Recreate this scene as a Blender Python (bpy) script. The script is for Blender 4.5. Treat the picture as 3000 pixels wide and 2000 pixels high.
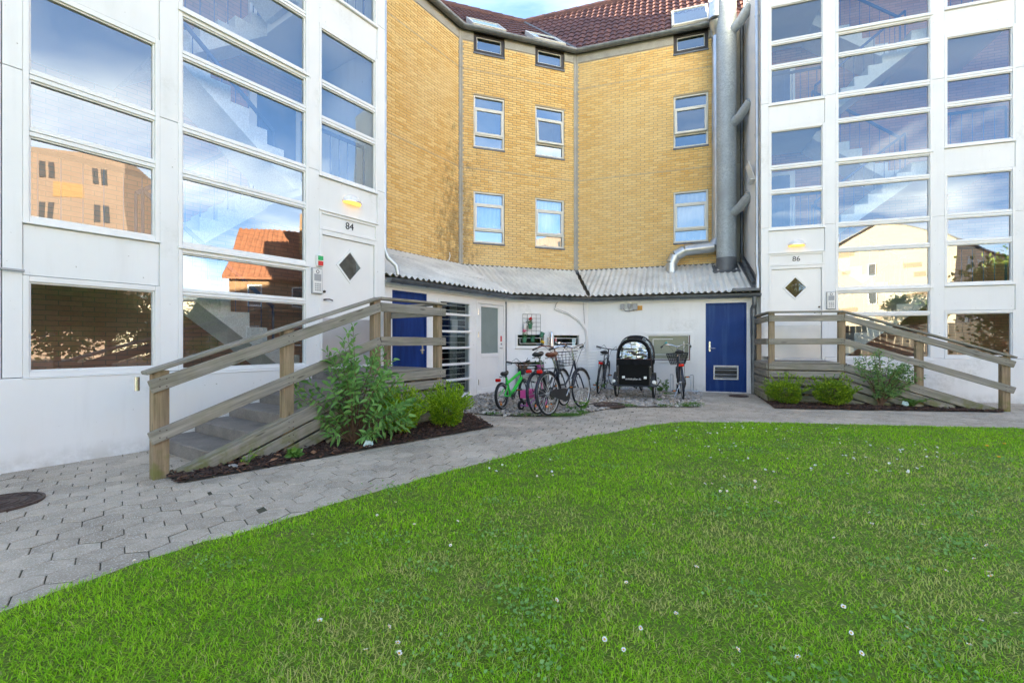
import bpy, math, random
import numpy as np
from mathutils import Vector, Matrix, noise
random.seed(11); RNG = np.random.default_rng(5)
S = bpy.context.scene
COL = S.collection
for o in list(bpy.data.objects): bpy.data.objects.remove(o)
rad = math.radians

# ------------------------------------------------------------------ camera, sky, sun, exposure
cam_data = bpy.data.cameras.new('camera'); cam = bpy.data.objects.new('camera', cam_data); COL.objects.link(cam)
cam.location = (0, 0, 1.2); cam.rotation_euler = (rad(90), 0, 0)
cam_data.sensor_width = 36; cam_data.lens = 36*1050/2352; cam_data.clip_end = 2000; cam_data.clip_start = .05
S.camera = cam
SUN_EL, SUN_AZ = 18.0, -65.0            # low sun behind the brick building on the left: the whole courtyard lies in its shade
CLOUD_SHIFT = (7.3, 4.1, .4)
EXPOSURE, SKY_STRENGTH, SUN_STRENGTH = 4.04, .05, 4.2
S.view_settings.view_transform = 'Standard'; S.view_settings.look = 'None'
S.view_settings.exposure = EXPOSURE; S.view_settings.gamma = 1
S.view_settings.use_curve_mapping = False
if hasattr(S.view_settings, 'use_white_balance'):      # camera white balance set for open shade
    S.view_settings.use_white_balance = True; S.view_settings.white_balance_temperature = 7350; S.view_settings.white_balance_tint = 3
S.cycles.use_denoising = True
S.cycles.max_bounces = 7; S.cycles.transparent_max_bounces = 12; S.cycles.diffuse_bounces = 3; S.cycles.glossy_bounces = 3
S.cycles.use_adaptive_sampling = True; S.cycles.adaptive_threshold = .02
S.cycles.caustics_reflective = False; S.cycles.caustics_refractive = False

world = bpy.data.worlds.new('World'); S.world = world; world.use_nodes = True
nt = world.node_tree; N = nt.nodes; N.clear(); LK = nt.links.new
def wn(t, **k):
    n = N.new(t)
    for a, b in k.items(): setattr(n, a, b)
    return n
sky = wn('ShaderNodeTexSky', sky_type='NISHITA', sun_disc=False, sun_elevation=rad(SUN_EL), sun_rotation=rad(SUN_AZ), air_density=.62, dust_density=.2, ozone_density=2.6)
tc = wn('ShaderNodeTexCoord'); sx = wn('ShaderNodeSeparateXYZ'); LK(tc.outputs['Generated'], sx.inputs[0])
def wmath(op, a, b=None, c=None):
    n = wn('ShaderNodeMath', operation=op)
    for i, v in enumerate((a, b, c)):
        if v is None: continue
        if isinstance(v, (int, float)): n.inputs[i].default_value = v
        else: LK(v, n.inputs[i])
    return n.outputs[0]
den = wmath('ADD', wmath('MAXIMUM', sx.outputs[2], .02), .12)
cx = wn('ShaderNodeCombineXYZ'); LK(wmath('DIVIDE', sx.outputs[0], den), cx.inputs[0]); LK(wmath('DIVIDE', sx.outputs[1], den), cx.inputs[1])
cn = wn('ShaderNodeTexNoise'); cn.inputs['Scale'].default_value = .75; cn.inputs['Detail'].default_value = 7; cn.inputs['Roughness'].default_value = .5; cn.inputs['Distortion'].default_value = .5
cm = wn('ShaderNodeMapping'); cm.inputs['Location'].default_value = CLOUD_SHIFT; LK(cx.outputs[0], cm.inputs[0]); LK(cm.outputs[0], cn.inputs['Vector'])
# broken cumulus towards the horizon, thin streaks higher up
hi = wmath('MULTIPLY', wmath('MAXIMUM', wmath('SUBTRACT', sx.outputs[2], .14), 0), .8)
cr = wn('ShaderNodeMapRange'); cr.inputs[1].default_value = .36; cr.inputs[2].default_value = .68; LK(wmath('SUBTRACT', cn.outputs[0], hi), cr.inputs[0])
cs = wn('ShaderNodeTexNoise'); cs.inputs['Scale'].default_value = 1.1; cs.inputs['Detail'].default_value = 8; cs.inputs['Roughness'].default_value = .6
ms = wn('ShaderNodeMapping'); ms.inputs['Scale'].default_value = (1, 2.6, 1); ms.inputs['Rotation'].default_value = (0, 0, .6); LK(cx.outputs[0], ms.inputs[0]); LK(ms.outputs[0], cs.inputs['Vector'])
cw = wn('ShaderNodeMapRange'); cw.inputs[1].default_value = .42; cw.inputs[2].default_value = .8; cw.inputs[4].default_value = .13; LK(cs.outputs[0], cw.inputs[0])
cmask = wmath('MAXIMUM', cr.outputs[0], cw.outputs[0])
cloud = wn('ShaderNodeRGB'); cloud.outputs[0].default_value = (13., 11.8, 10.6, 1)
mix = wn('ShaderNodeMix', data_type='RGBA'); LK(cmask, mix.inputs[0]); LK(sky.outputs[0], mix.inputs[6]); LK(cloud.outputs[0], mix.inputs[7])
bg = wn('ShaderNodeBackground'); bg.inputs[1].default_value = SKY_STRENGTH; LK(mix.outputs[2], bg.inputs[0])
out = wn('ShaderNodeOutputWorld'); LK(bg.outputs[0], out.inputs[0])

sun_d = bpy.data.lights.new('sun', 'SUN'); sun_d.energy = SUN_STRENGTH; sun_d.angle = rad(.5); sun_d.color = (1, .86, .68)
sun = bpy.data.objects.new('sun', sun_d); COL.objects.link(sun)
_a, _e = rad(SUN_AZ), rad(SUN_EL)
sun.rotation_euler = Vector((-math.sin(_a)*math.cos(_e), -math.cos(_a)*math.cos(_e), -math.sin(_e))).to_track_quat('-Z', 'Y').to_euler()

# ------------------------------------------------------------------ materials
MATS = {}
def nodes(name):
    m = bpy.data.materials.new(name); m.use_nodes = True
    t = m.node_tree; t.nodes.clear()
    o = t.nodes.new('ShaderNodeOutputMaterial'); b = t.nodes.new('ShaderNodeBsdfPrincipled'); t.links.new(b.outputs[0], o.inputs[0])
    MATS[name] = m
    return m, t, b, o
def NN(t, typ, **k):
    n = t.nodes.new(typ)
    for a, v in k.items():
        if a.startswith('i_'):
            key = a[2:]; key = int(key) if key.isdigit() else key
            n.inputs[key].default_value = v
        else: setattr(n, a, v)
    return n
def c4(c): return (c[0], c[1], c[2], 1)
def coords(t, kind='pos', scale=(1, 1, 1)):
    if kind == 'pos': s = NN(t, 'ShaderNodeNewGeometry').outputs['Position']
    elif kind == 'obj': s = NN(t, 'ShaderNodeTexCoord').outputs['Object']
    else: s = NN(t, 'ShaderNodeAttribute', attribute_name=kind).outputs['Vector']
    mp = NN(t, 'ShaderNodeMapping'); mp.inputs['Scale'].default_value = scale; t.links.new(s, mp.inputs[0])
    return mp.outputs[0]
def noise_n(t, vec, scale, detail=5, rough=.55):
    n = NN(t, 'ShaderNodeTexNoise', i_Scale=scale, i_Detail=detail, i_Roughness=rough); t.links.new(vec, n.inputs['Vector']); return n.outputs[0]
def ramp(t, fac, a, b):
    n = NN(t, 'ShaderNodeMapRange'); n.inputs[1].default_value = a; n.inputs[2].default_value = b; t.links.new(fac, n.inputs[0]); return n.outputs[0]
def mixc(t, fac, a, b, mode='MIX'):
    n = NN(t, 'ShaderNodeMix', data_type='RGBA', blend_type=mode)
    for i, v in ((0, fac), (6, a), (7, b)):
        if isinstance(v, (int, float)): n.inputs[i].default_value = v
        elif isinstance(v, tuple): n.inputs[i].default_value = c4(v)
        else: t.links.new(v, n.inputs[i])
    return n.outputs[2]
def mth(t, op, a, b=None):
    n = NN(t, 'ShaderNodeMath', operation=op)
    for i, v in enumerate((a, b)):
        if v is None: continue
        if isinstance(v, (int, float)): n.inputs[i].default_value = v
        else: t.links.new(v, n.inputs[i])
    return n.outputs[0]
def bump(t, b, h, strength, dist=.01):
    n = NN(t, 'ShaderNodeBump', i_Strength=strength, i_Distance=dist); t.links.new(h, n.inputs['Height']); t.links.new(n.outputs[0], b.inputs['Normal'])
def mat(name, col, rough=.6, metal=0., var=.12, scale=6., bmp=0., bscale=90., spec=.5, col2=None, fine=0., kind='pos', stretch=(1, 1, 1), bdist=.01, tint=0.):
    m, t, b, o = nodes(name)
    v = coords(t, kind, stretch)
    n1 = ramp(t, noise_n(t, v, scale), .3, .7)
    hi = tuple(min(1, c*(1+var)) for c in col) if col2 is None else col2
    lo = tuple(c*(1-var) for c in col)
    c = mixc(t, n1, lo, hi)
    if fine: c = mixc(t, ramp(t, noise_n(t, v, scale*14, 3), .35, .65), mixc(t, 1., c, (1-fine,)*3, 'MULTIPLY'), c)
    if tint:
        a = NN(t, 'ShaderNodeAttribute', attribute_name='tint').outputs['Fac']
        c = mixc(t, a, mixc(t, 1., c, (1-tint,)*3, 'MULTIPLY'), c)
    t.links.new(c, b.inputs['Base Color'])
    b.inputs['Roughness'].default_value = rough; b.inputs['Metallic'].default_value = metal; b.inputs['Specular IOR Level'].default_value = spec
    if bmp: bump(t, b, noise_n(t, v, bscale, 4), bmp, bdist)
    return m

def panel_mat():
    # painted panels: faint rain streaks, splash dirt near the ground, a few patches of grey green algae
    m, t, b, o = nodes('white_panel'); p = coords(t)
    c = mixc(t, ramp(t, noise_n(t, p, 1.3, 4), .3, .7), (.76, .77, .765), (.81, .815, .81))
    c = mixc(t, mth(t, 'MULTIPLY', ramp(t, noise_n(t, coords(t, 'pos', (7, 7, .7)), 1, 6, .65), .52, .74), .13), c, (.45, .44, .4))
    al = mth(t, 'MULTIPLY', ramp(t, noise_n(t, p, 1.15, 3), .6, .7), ramp(t, noise_n(t, p, 14, 6, .7), .42, .66))
    c = mixc(t, mth(t, 'MULTIPLY', al, .28), c, (.3, .31, .25))
    s = NN(t, 'ShaderNodeSeparateXYZ'); t.links.new(p, s.inputs[0])
    sp = mth(t, 'MULTIPLY', ramp(t, s.outputs[2], .2, .0), ramp(t, noise_n(t, p, 6, 6, .7), .38, .62))
    c = mixc(t, mth(t, 'MULTIPLY', sp, .5), c, (.35, .34, .3))
    c = mixc(t, ramp(t, noise_n(t, p, 23, 2), .74, .77), c, (.4, .39, .36))
    t.links.new(c, b.inputs['Base Color']); b.inputs['Roughness'].default_value = .5
    bump(t, b, noise_n(t, p, 120, 3), .12, .004)
panel_mat()
mat('white_frame', (.78, .785, .775), .35, var=.03, scale=3)
mat('door_white', (.79, .79, .775), .35, var=.03, scale=2)
mat('blue_paint', (.004, .03, .16), .42, var=.3, scale=2, spec=.22, stretch=(6, 6, .8))
mat('concrete', (.23, .21, .19), .85, var=.2, scale=5, bmp=.5, bscale=220, fine=.25)
mat('concrete_light', (.36, .35, .31), .8, var=.14, scale=3, bmp=.2, bscale=120, fine=.12)
mat('fibre_cement', (.68, .68, .645), .75, var=.16, scale=1.6, bmp=.15, bscale=120, fine=.1)
mat('lead', (.13, .14, .155), .5, .3, var=.2, scale=6)
mat('zinc_dark', (.17, .19, .21), .42, .55, var=.25, scale=5, fine=.15)
mat('zinc_light', (.47, .5, .53), .36, .75, var=.12, scale=4)
mat('steel', (.6, .6, .6), .25, .95, var=.05)
mat('chrome', (.72, .72, .72), .14, 1, var=.02)
mat('steel_dull', (.56, .57, .6), .42, .75, var=.08, scale=2)
mat('black_metal', (.012, .013, .015), .35, .0, var=.1)
mat('black_navy', (.012, .016, .028), .28, .0, var=.1)
mat('graphite', (.05, .055, .06), .35, .3, var=.1)
mat('rubber', (.014, .014, .014), .75, var=.15)
mat('rubber_grey', (.25, .25, .25), .75, var=.1)
mat('green_paint', (.02, .62, .06), .3, var=.05)
mat('pink_plastic', (.78, .1, .36), .4, var=.05)
mat('lilac_plastic', (.42, .16, .5), .4, var=.05)
mat('brown_leather', (.13, .035, .016), .45, var=.2)
mat('black_plastic', (.02, .02, .022), .45, var=.1)
mat('red_reflector', (.6, .012, .01), .15, var=.05)
mat('orange_reflector', (.8, .22, .02), .25, var=.05)
mat('white_plastic', (.75, .75, .73), .4, var=.04)
mat('grey_plastic', (.35, .36, .37), .5, var=.05)
mat('yellow_sign', (.72, .36, .03), .5, var=.05)
mat('pot_green', (.05, .2, .11), .5, var=.1)
mat('pot_pink', (.5, .1, .32), .5, var=.1)
mat('flower_red', (.7, .015, .02), .6, var=.2, scale=60)
mat('flower_pink', (.8, .12, .3), .6, var=.2, scale=60)
mat('yellow_cup', (.75, .5, .04), .5, var=.1)
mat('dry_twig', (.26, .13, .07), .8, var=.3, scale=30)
mat('ink', (.01, .01, .012), .5, var=0)
mat('blue_rail', (.012, .05, .17), .35, var=.1)
mat('terrazzo', (.82, .84, .82), .5, var=.06, scale=4, fine=.25)
mat('plaster', (.84, .84, .82), .85, var=.05, scale=1)
mat('curtain', (.5, .52, .53), .9, var=.06, scale=4)
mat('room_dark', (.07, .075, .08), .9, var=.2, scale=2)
mat('frosted', (.2, .25, .24), .35, var=.06, scale=5, bmp=.1, bscale=300)
mat('frosted_warm', (.3, .31, .22), .5, var=.2, scale=160, bmp=.3, bscale=420)
mat('dark_frame', (.04, .035, .033), .45, var=.2)
mat('rust_frame', (.12, .055, .045), .6, var=.2)
mat('canvas', (.01, .011, .013), .85, spec=.15, var=.3, scale=12, bmp=.4, bscale=30, bdist=.02)
mat('board_black', (.008, .009, .009), .8, var=.15, scale=200, spec=.15)
mat('iron', (.085, .058, .05), .6, .4, var=.3, scale=20, bmp=.2, bscale=120)
mat('stem', (.12, .07, .04), .8, var=.3, scale=30)
mat('soil', (.045, .032, .022), .95, var=.4, scale=9, bmp=.6, bscale=120, fine=.4)
mat('sand_joint', (.12, .105, .08), .95, var=.3, scale=9, col2=(.05, .06, .025))
mat('ground_far', (.11, .105, .09), .95, var=.25, scale=.6)
mat('red_plastic', (.6, .02, .02), .35, var=.05)
mat('green_plastic', (.01, .4, .12), .35, var=.05)
mat('turquoise', (.02, .32, .36), .45, var=.1)
mat('tag_paper', (.45, .62, .62), .5, var=.3, scale=40)
mat('fern_green', (.07, .2, .03), .6, var=.3, scale=30)
mat('petal', (.8, .79, .78), .6, var=.03)
mat('daisy_eye', (.75, .4, .01), .6, var=.1)
mat('gable_beige', (.55, .45, .34), .85, var=.05, scale=.6)
mat('block_pink', (.2, .135, .105), .85, var=.08, scale=.5)
mat('gable_tan', (.36, .26, .18), .85, var=.06, scale=.6)
mat('house_brick', (.3, .16, .08), .85, var=.2, scale=3)
mat('roof_orange', (.3, .11, .055), .8, var=.25, scale=3)
mat('fence_dark', (.1, .09, .08), .85, var=.25, scale=2)
mat('ochre_panel', (.27, .15, .06), .8, var=.1)

def worn_blue():
    m, t, b, o = nodes('blue_worn'); v = coords(t, 'pos', (9, 9, .55)); p = coords(t)
    c = mixc(t, ramp(t, noise_n(t, p, 2, 3), .3, .7), (.004, .032, .15), (.006, .045, .2))
    c = mixc(t, mth(t, 'MULTIPLY', ramp(t, noise_n(t, v, 1, 5, .6), .5, .72), .5), c, (.06, .14, .3))
    c = mixc(t, ramp(t, noise_n(t, p, 30, 4), .74, .78), c, (.3, .33, .36))
    t.links.new(c, b.inputs['Base Color']); b.inputs['Roughness'].default_value = .45; b.inputs['Specular IOR Level'].default_value = .2
worn_blue()
mat('rim_silver', (.62, .62, .62), .35, .35, var=.05)
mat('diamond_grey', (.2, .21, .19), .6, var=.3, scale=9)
def wood(name, base, moss=.0):
    m, t, b, o = nodes(name)
    g = coords(t, 'grain', (1.6, 30, 30)); g2 = coords(t, 'grain', (.9, 5, 5)); p = coords(t, 'pos')
    f1 = ramp(t, noise_n(t, g, 1, 6, .65), .3, .72); f2 = ramp(t, noise_n(t, g2, 1, 3), .35, .68)
    c = mixc(t, f1, tuple(x*.36 for x in base), tuple(x*1.35 for x in base))
    c = mixc(t, mth(t, 'MULTIPLY', f2, .55), c, (base[0]*.95, base[1]*1.02, base[2]*1.12))
    k = NN(t, 'ShaderNodeTexVoronoi', i_Scale=1.0, feature='F1'); t.links.new(coords(t, 'grain', (1.5, 9, 9)), k.inputs['Vector'])
    c = mixc(t, ramp(t, k.outputs['Distance'], .11, .05), c, tuple(x*.35 for x in base))
    sp = NN(t, 'ShaderNodeSeparateXYZ'); t.links.new(p, sp.inputs[0])
    ms = mth(t, 'MULTIPLY', ramp(t, noise_n(t, p, 5, 4), .42, .62), .16+moss)
    low = mth(t, 'MULTIPLY', ramp(t, sp.outputs[2], .34, .06), ramp(t, noise_n(t, p, 9, 4), .38, .6))
    c = mixc(t, mth(t, 'MAXIMUM', ms, mth(t, 'MULTIPLY', low, .75)), c, (.13, .145, .03))
    t.links.new(c, b.inputs['Base Color']); b.inputs['Roughness'].default_value = .82; b.inputs['Specular IOR Level'].default_value = .25
    bump(t, b, f1, .45, .004)
wood('wood_grey', (.3, .272, .225)); wood('wood_brown', (.32, .235, .15))

def brick_mat():
    m, t, b, o = nodes('brick_yellow')
    p = coords(t); a = NN(t, 'ShaderNodeAttribute', attribute_name='tint').outputs['Fac']
    c = mixc(t, a, (.74, .45, .15), (.87, .63, .27))
    c = mixc(t, ramp(t, noise_n(t, p, .55, 3), .42, .7), c, mixc(t, .5, c, (.82, .64, .34)))
    c = mixc(t, ramp(t, noise_n(t, p, 45, 3), .3, .7), mixc(t, 1., c, (.84, .82, .78), 'MULTIPLY'), c)
    t.links.new(stain(t, p, c), b.inputs['Base Color']); b.inputs['Roughness'].default_value = .8; b.inputs['Specular IOR Level'].default_value = .3
    bump(t, b, noise_n(t, p, 160, 3), .35, .004)
def stain(t, p, c):
    # black algae that clusters near the left inner corner of the wall (a real stain with its own blotchy shape)
    d = NN(t, 'ShaderNodeVectorMath', operation='SUBTRACT'); t.links.new(p, d.inputs[0]); d.inputs[1].default_value = (A[0], A[1], 0)
    def dot(v):
        n = NN(t, 'ShaderNodeVectorMath', operation='DOT_PRODUCT'); t.links.new(d.outputs[0], n.inputs[0]); n.inputs[1].default_value = v; return n.outputs['Value']
    s = dot((FL[1][0], FL[1][1], 0)); z = dot((0, 0, 1))
    near = mth(t, 'MULTIPLY', ramp(t, s, -.9, .35), ramp(t, s, 1.5, .75))
    low = ramp(t, z, 9.2, 4.2)
    v2 = NN(t, 'ShaderNodeMapping'); v2.inputs['Scale'].default_value = (1, 1, .55); t.links.new(p, v2.inputs[0])
    nz = noise_n(t, v2.outputs[0], 6.5, 10, .8)
    th = mth(t, 'ADD', nz, mth(t, 'MULTIPLY', mth(t, 'MULTIPLY', near, low), .24))
    f = mth(t, 'MULTIPLY', ramp(t, th, .62, .76), .55)
    return mixc(t, f, c, (.045, .035, .022))
def glass_mat(name, tintc, base, gain, rough=0., wav=.0, wscale=1.2):
    m = bpy.data.materials.new(name); m.use_nodes = True; t = m.node_tree; t.nodes.clear(); MATS[name] = m
    o = NN(t, 'ShaderNodeOutputMaterial'); tr = NN(t, 'ShaderNodeBsdfTransparent'); tr.inputs[0].default_value = c4(tintc)
    gl = NN(t, 'ShaderNodeBsdfGlossy', i_Roughness=rough); gl.inputs[0].default_value = (.78, .9, 1, 1)
    fr = NN(t, 'ShaderNodeFresnel', i_IOR=1.5)
    f = mth(t, 'MINIMUM', mth(t, 'ADD', mth(t, 'MULTIPLY', fr.outputs[0], gain), base), .95)
    if wav:
        b = NN(t, 'ShaderNodeBump', i_Strength=wav, i_Distance=.05); t.links.new(noise_n(t, coords(t), wscale, 1), b.inputs['Height']); t.links.new(b.outputs[0], gl.inputs['Normal'])
    mx = NN(t, 'ShaderNodeMixShader'); t.links.new(f, mx.inputs[0]); t.links.new(tr.outputs[0], mx.inputs[1]); t.links.new(gl.outputs[0], mx.inputs[2]); t.links.new(mx.outputs[0], o.inputs[0])
    return m
glass_mat('glass', (.94, .98, .99), .15, 1.5, 0, .05, 1.1)
glass_mat('glass_window', (.8, .86, .88), .24, 1.8, 0, .02, 2)
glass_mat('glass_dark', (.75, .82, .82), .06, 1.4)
glass_mat('plastic_clear', (.8, .82, .82), .22, 2.0, .06, .9, 9)
def emis(name, col, st):
    m = bpy.data.materials.new(name); m.use_nodes = True; t = m.node_tree; t.nodes.clear(); MATS[name] = m
    o = NN(t, 'ShaderNodeOutputMaterial'); e = NN(t, 'ShaderNodeEmission', i_Strength=st); e.inputs[0].default_value = c4(col); t.links.new(e.outputs[0], o.inputs[0])
emis('lamp_glow', (1, .5, .13), .15)
def leaf_mat(name, c0, c1, rough=.5, trans=.25, spec=.4):
    m, t, b, o = nodes(name)
    a = NN(t, 'ShaderNodeAttribute', attribute_name='tint').outputs['Fac']
    c = mixc(t, a, c0, c1); t.links.new(c, b.inputs['Base Color']); b.inputs['Roughness'].default_value = rough; b.inputs['Specular IOR Level'].default_value = spec
    tl = NN(t, 'ShaderNodeBsdfTranslucent'); t.links.new(mixc(t, 1., c, (1.3, 1.4, .6), 'MULTIPLY'), tl.inputs[0])
    mx = NN(t, 'ShaderNodeMixShader', i_0=trans); t.links.new(b.outputs[0], mx.inputs[1]); t.links.new(tl.outputs[0], mx.inputs[2]); t.links.new(mx.outputs[0], o.inputs[0])
    return m
leaf_mat('leaf_buddleia', (.08, .22, .05), (.22, .42, .12), .55)
leaf_mat('leaf_box', (.08, .2, .012), (.38, .55, .03), .45, .3)
leaf_mat('leaf_box_dark', (.07, .17, .015), (.3, .42, .03), .45, .3)
leaf_mat('leaf_shrub', (.08, .19, .06), (.2, .34, .11), .5)
leaf_mat('leaf_weed', (.06, .16, .03), (.14, .27, .05), .5)
leaf_mat('leaf_tree', (.1, .17, .03), (.28, .34, .08), .6, .3)
leaf_mat('leaf_geranium', (.03, .11, .03), (.07, .17, .05), .5)
def grass_mat():
    m = leaf_mat('grass', (.12, .35, .006), (.42, .7, .04), .6, .28, .15)
    t = m.node_tree; p = coords(t)
    b = [n for n in t.nodes if n.type == 'BSDF_PRINCIPLED'][0]
    c = b.inputs['Base Color'].links[0].from_socket
    c = mixc(t, mth(t, 'MULTIPLY', ramp(t, noise_n(t, p, 1.7, 5, .6), .48, .66), .5), c, (.09, .33, .015))
    c = mixc(t, mth(t, 'MULTIPLY', ramp(t, noise_n(t, p, 9, 4), .5, .66), .5), c, (.36, .5, .06))
    c = mixc(t, mth(t, 'MULTIPLY', ramp(t, noise_n(t, p, 5, 4), .56, .7), .4), c, (.06, .24, .05))
    a = NN(t, 'ShaderNodeAttribute', attribute_name='straw').outputs['Fac']; c = mixc(t, a, c, (.62, .5, .22))
    t.links.new(c, b.inputs['Base Color'])
grass_mat()
def lawn_mat():
    m, t, b, o = nodes('lawn_soil'); p = coords(t)
    c = mixc(t, ramp(t, noise_n(t, p, 25, 5, .7), .35, .65), (.07, .12, .008), (.14, .2, .018))
    c = mixc(t, ramp(t, noise_n(t, p, 3, 5), .62, .78), c, (.13, .1, .05))
    t.links.new(c, b.inputs['Base Color']); b.inputs['Roughness'].default_value = .95
lawn_mat()
def paver_mat():
    m, t, b, o = nodes('paver'); p = coords(t)
    a = NN(t, 'ShaderNodeAttribute', attribute_name='tint').outputs['Fac']
    c = mixc(t, a, (.48, .41, .33), (.59, .51, .415))
    c = mixc(t, ramp(t, noise_n(t, p, 1.4, 5), .35, .65), mixc(t, 1., c, (.7, .7, .69), 'MULTIPLY'), c)
    c = mixc(t, ramp(t, noise_n(t, p, 11, 5, .7), .4, .62), mixc(t, 1., c, (.82, .82, .8), 'MULTIPLY'), c)
    c = mixc(t, ramp(t, noise_n(t, p, 130, 2), .56, .68), c, (.66, .62, .56))
    c = mixc(t, ramp(t, noise_n(t, p, 120, 2), .36, .28), c, (.15, .14, .125))
    t.links.new(c, b.inputs['Base Color']); b.inputs['Roughness'].default_value = .85
    bump(t, b, noise_n(t, p, 170, 4), .6, .005)
paver_mat()
def tint_mat(name, stops, rough=.7, bmp=.3, bs=80):
    m, t, b, o = nodes(name); p = coords(t)
    a = NN(t, 'ShaderNodeAttribute', attribute_name='tint').outputs['Fac']
    r = NN(t, 'ShaderNodeValToRGB'); t.links.new(a, r.inputs[0]); e = r.color_ramp.elements
    e[0].color = c4(stops[0]); e[-1].color = c4(stops[-1])
    for i, s in enumerate(stops[1:-1]): q = e.new((i+1)/(len(stops)-1)); q.color = c4(s)
    c = mixc(t, ramp(t, noise_n(t, p, 40, 3), .3, .7), mixc(t, 1., r.outputs[0], (.7, .7, .7), 'MULTIPLY'), r.outputs[0])
    t.links.new(c, b.inputs['Base Color']); b.inputs['Roughness'].default_value = rough
    if bmp: bump(t, b, noise_n(t, p, bs, 4), bmp, .004)
tint_mat('pebble', [(.2, .185, .17), (.42, .4, .37), (.32, .25, .18), (.55, .52, .47), (.3, .3, .3), (.45, .37, .28), (.7, .67, .62)])
tint_mat('mulch', [(.035, .018, .013), (.07, .035, .026), (.05, .026, .02), (.1, .055, .038), (.2, .09, .045)])
tint_mat('roof_tile', [(.12, .052, .047), (.17, .075, .066), (.14, .062, .062), (.1, .042, .042), (.19, .083, .07)], .6, .4, 60)
def inner_brick():
    m, t, b, o = nodes('brick_inner'); v = coords(t, 'obj')
    sp = NN(t, 'ShaderNodeSeparateXYZ'); t.links.new(v, sp.inputs[0]); cb = NN(t, 'ShaderNodeCombineXYZ'); t.links.new(sp.outputs[0], cb.inputs[0]); t.links.new(sp.outputs[2], cb.inputs[1])
    k = NN(t, 'ShaderNodeTexBrick', i_Scale=1., i_7=.24, i_8=.067); k.inputs['Mortar Size'].default_value = .006
    k.inputs['Color1'].default_value = (.4, .19, .13, 1); k.inputs['Color2'].default_value = (.5, .26, .18, 1); k.inputs['Mortar'].default_value = (.24, .18, .14, 1)
    k.inputs['Brick Width'].default_value = .24; k.inputs['Row Height'].default_value = .067
    t.links.new(cb.outputs[0], k.inputs['Vector']); t.links.new(k.outputs[0], b.inputs['Base Color']); b.inputs['Roughness'].default_value = .85
inner_brick()

# ------------------------------------------------------------------ site frames: the courtyard wraps round the viewer in three equal bends
def frame(o, a): a = rad(a); return (o, (math.sin(a), math.cos(a)), (-math.cos(a), math.sin(a)), rad(90)-a)
A = (-.113, 11.04); FM = frame(A, 71.3)
B = (A[0]+2.178*FM[1][0], A[1]+2.178*FM[1][1])
FL = frame(A, 34.2); FR = frame(B, 108.4)
BEND = math.tan(rad(18.55))
def P(f, s, o, z=0.): return Vector((f[0][0]+s*f[1][0]+o*f[2][0], f[0][1]+s*f[1][1]+o*f[2][1], z))
brick_mat()
mat('mortar', (.44, .36, .25), .9, var=.1, scale=20)
def scr(p):   # rough size test only: which pieces show largest in the photograph
    return (p[0]/p[1], (p[2]-1.2)/p[1]) if p[1] > .3 else (9, 9)
def area_px(pts):
    q = [scr(p) for p in pts]; a = 0
    for i in range(len(q)): a += q[i-1][0]*q[i][1]-q[i][0]*q[i-1][1]
    cx = sum(x for x, y in q)/len(q); cy = sum(y for x, y in q)/len(q)
    return abs(a)/2 if abs(cx) < 1.13 and abs(cy) < .75 else 0

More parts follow.
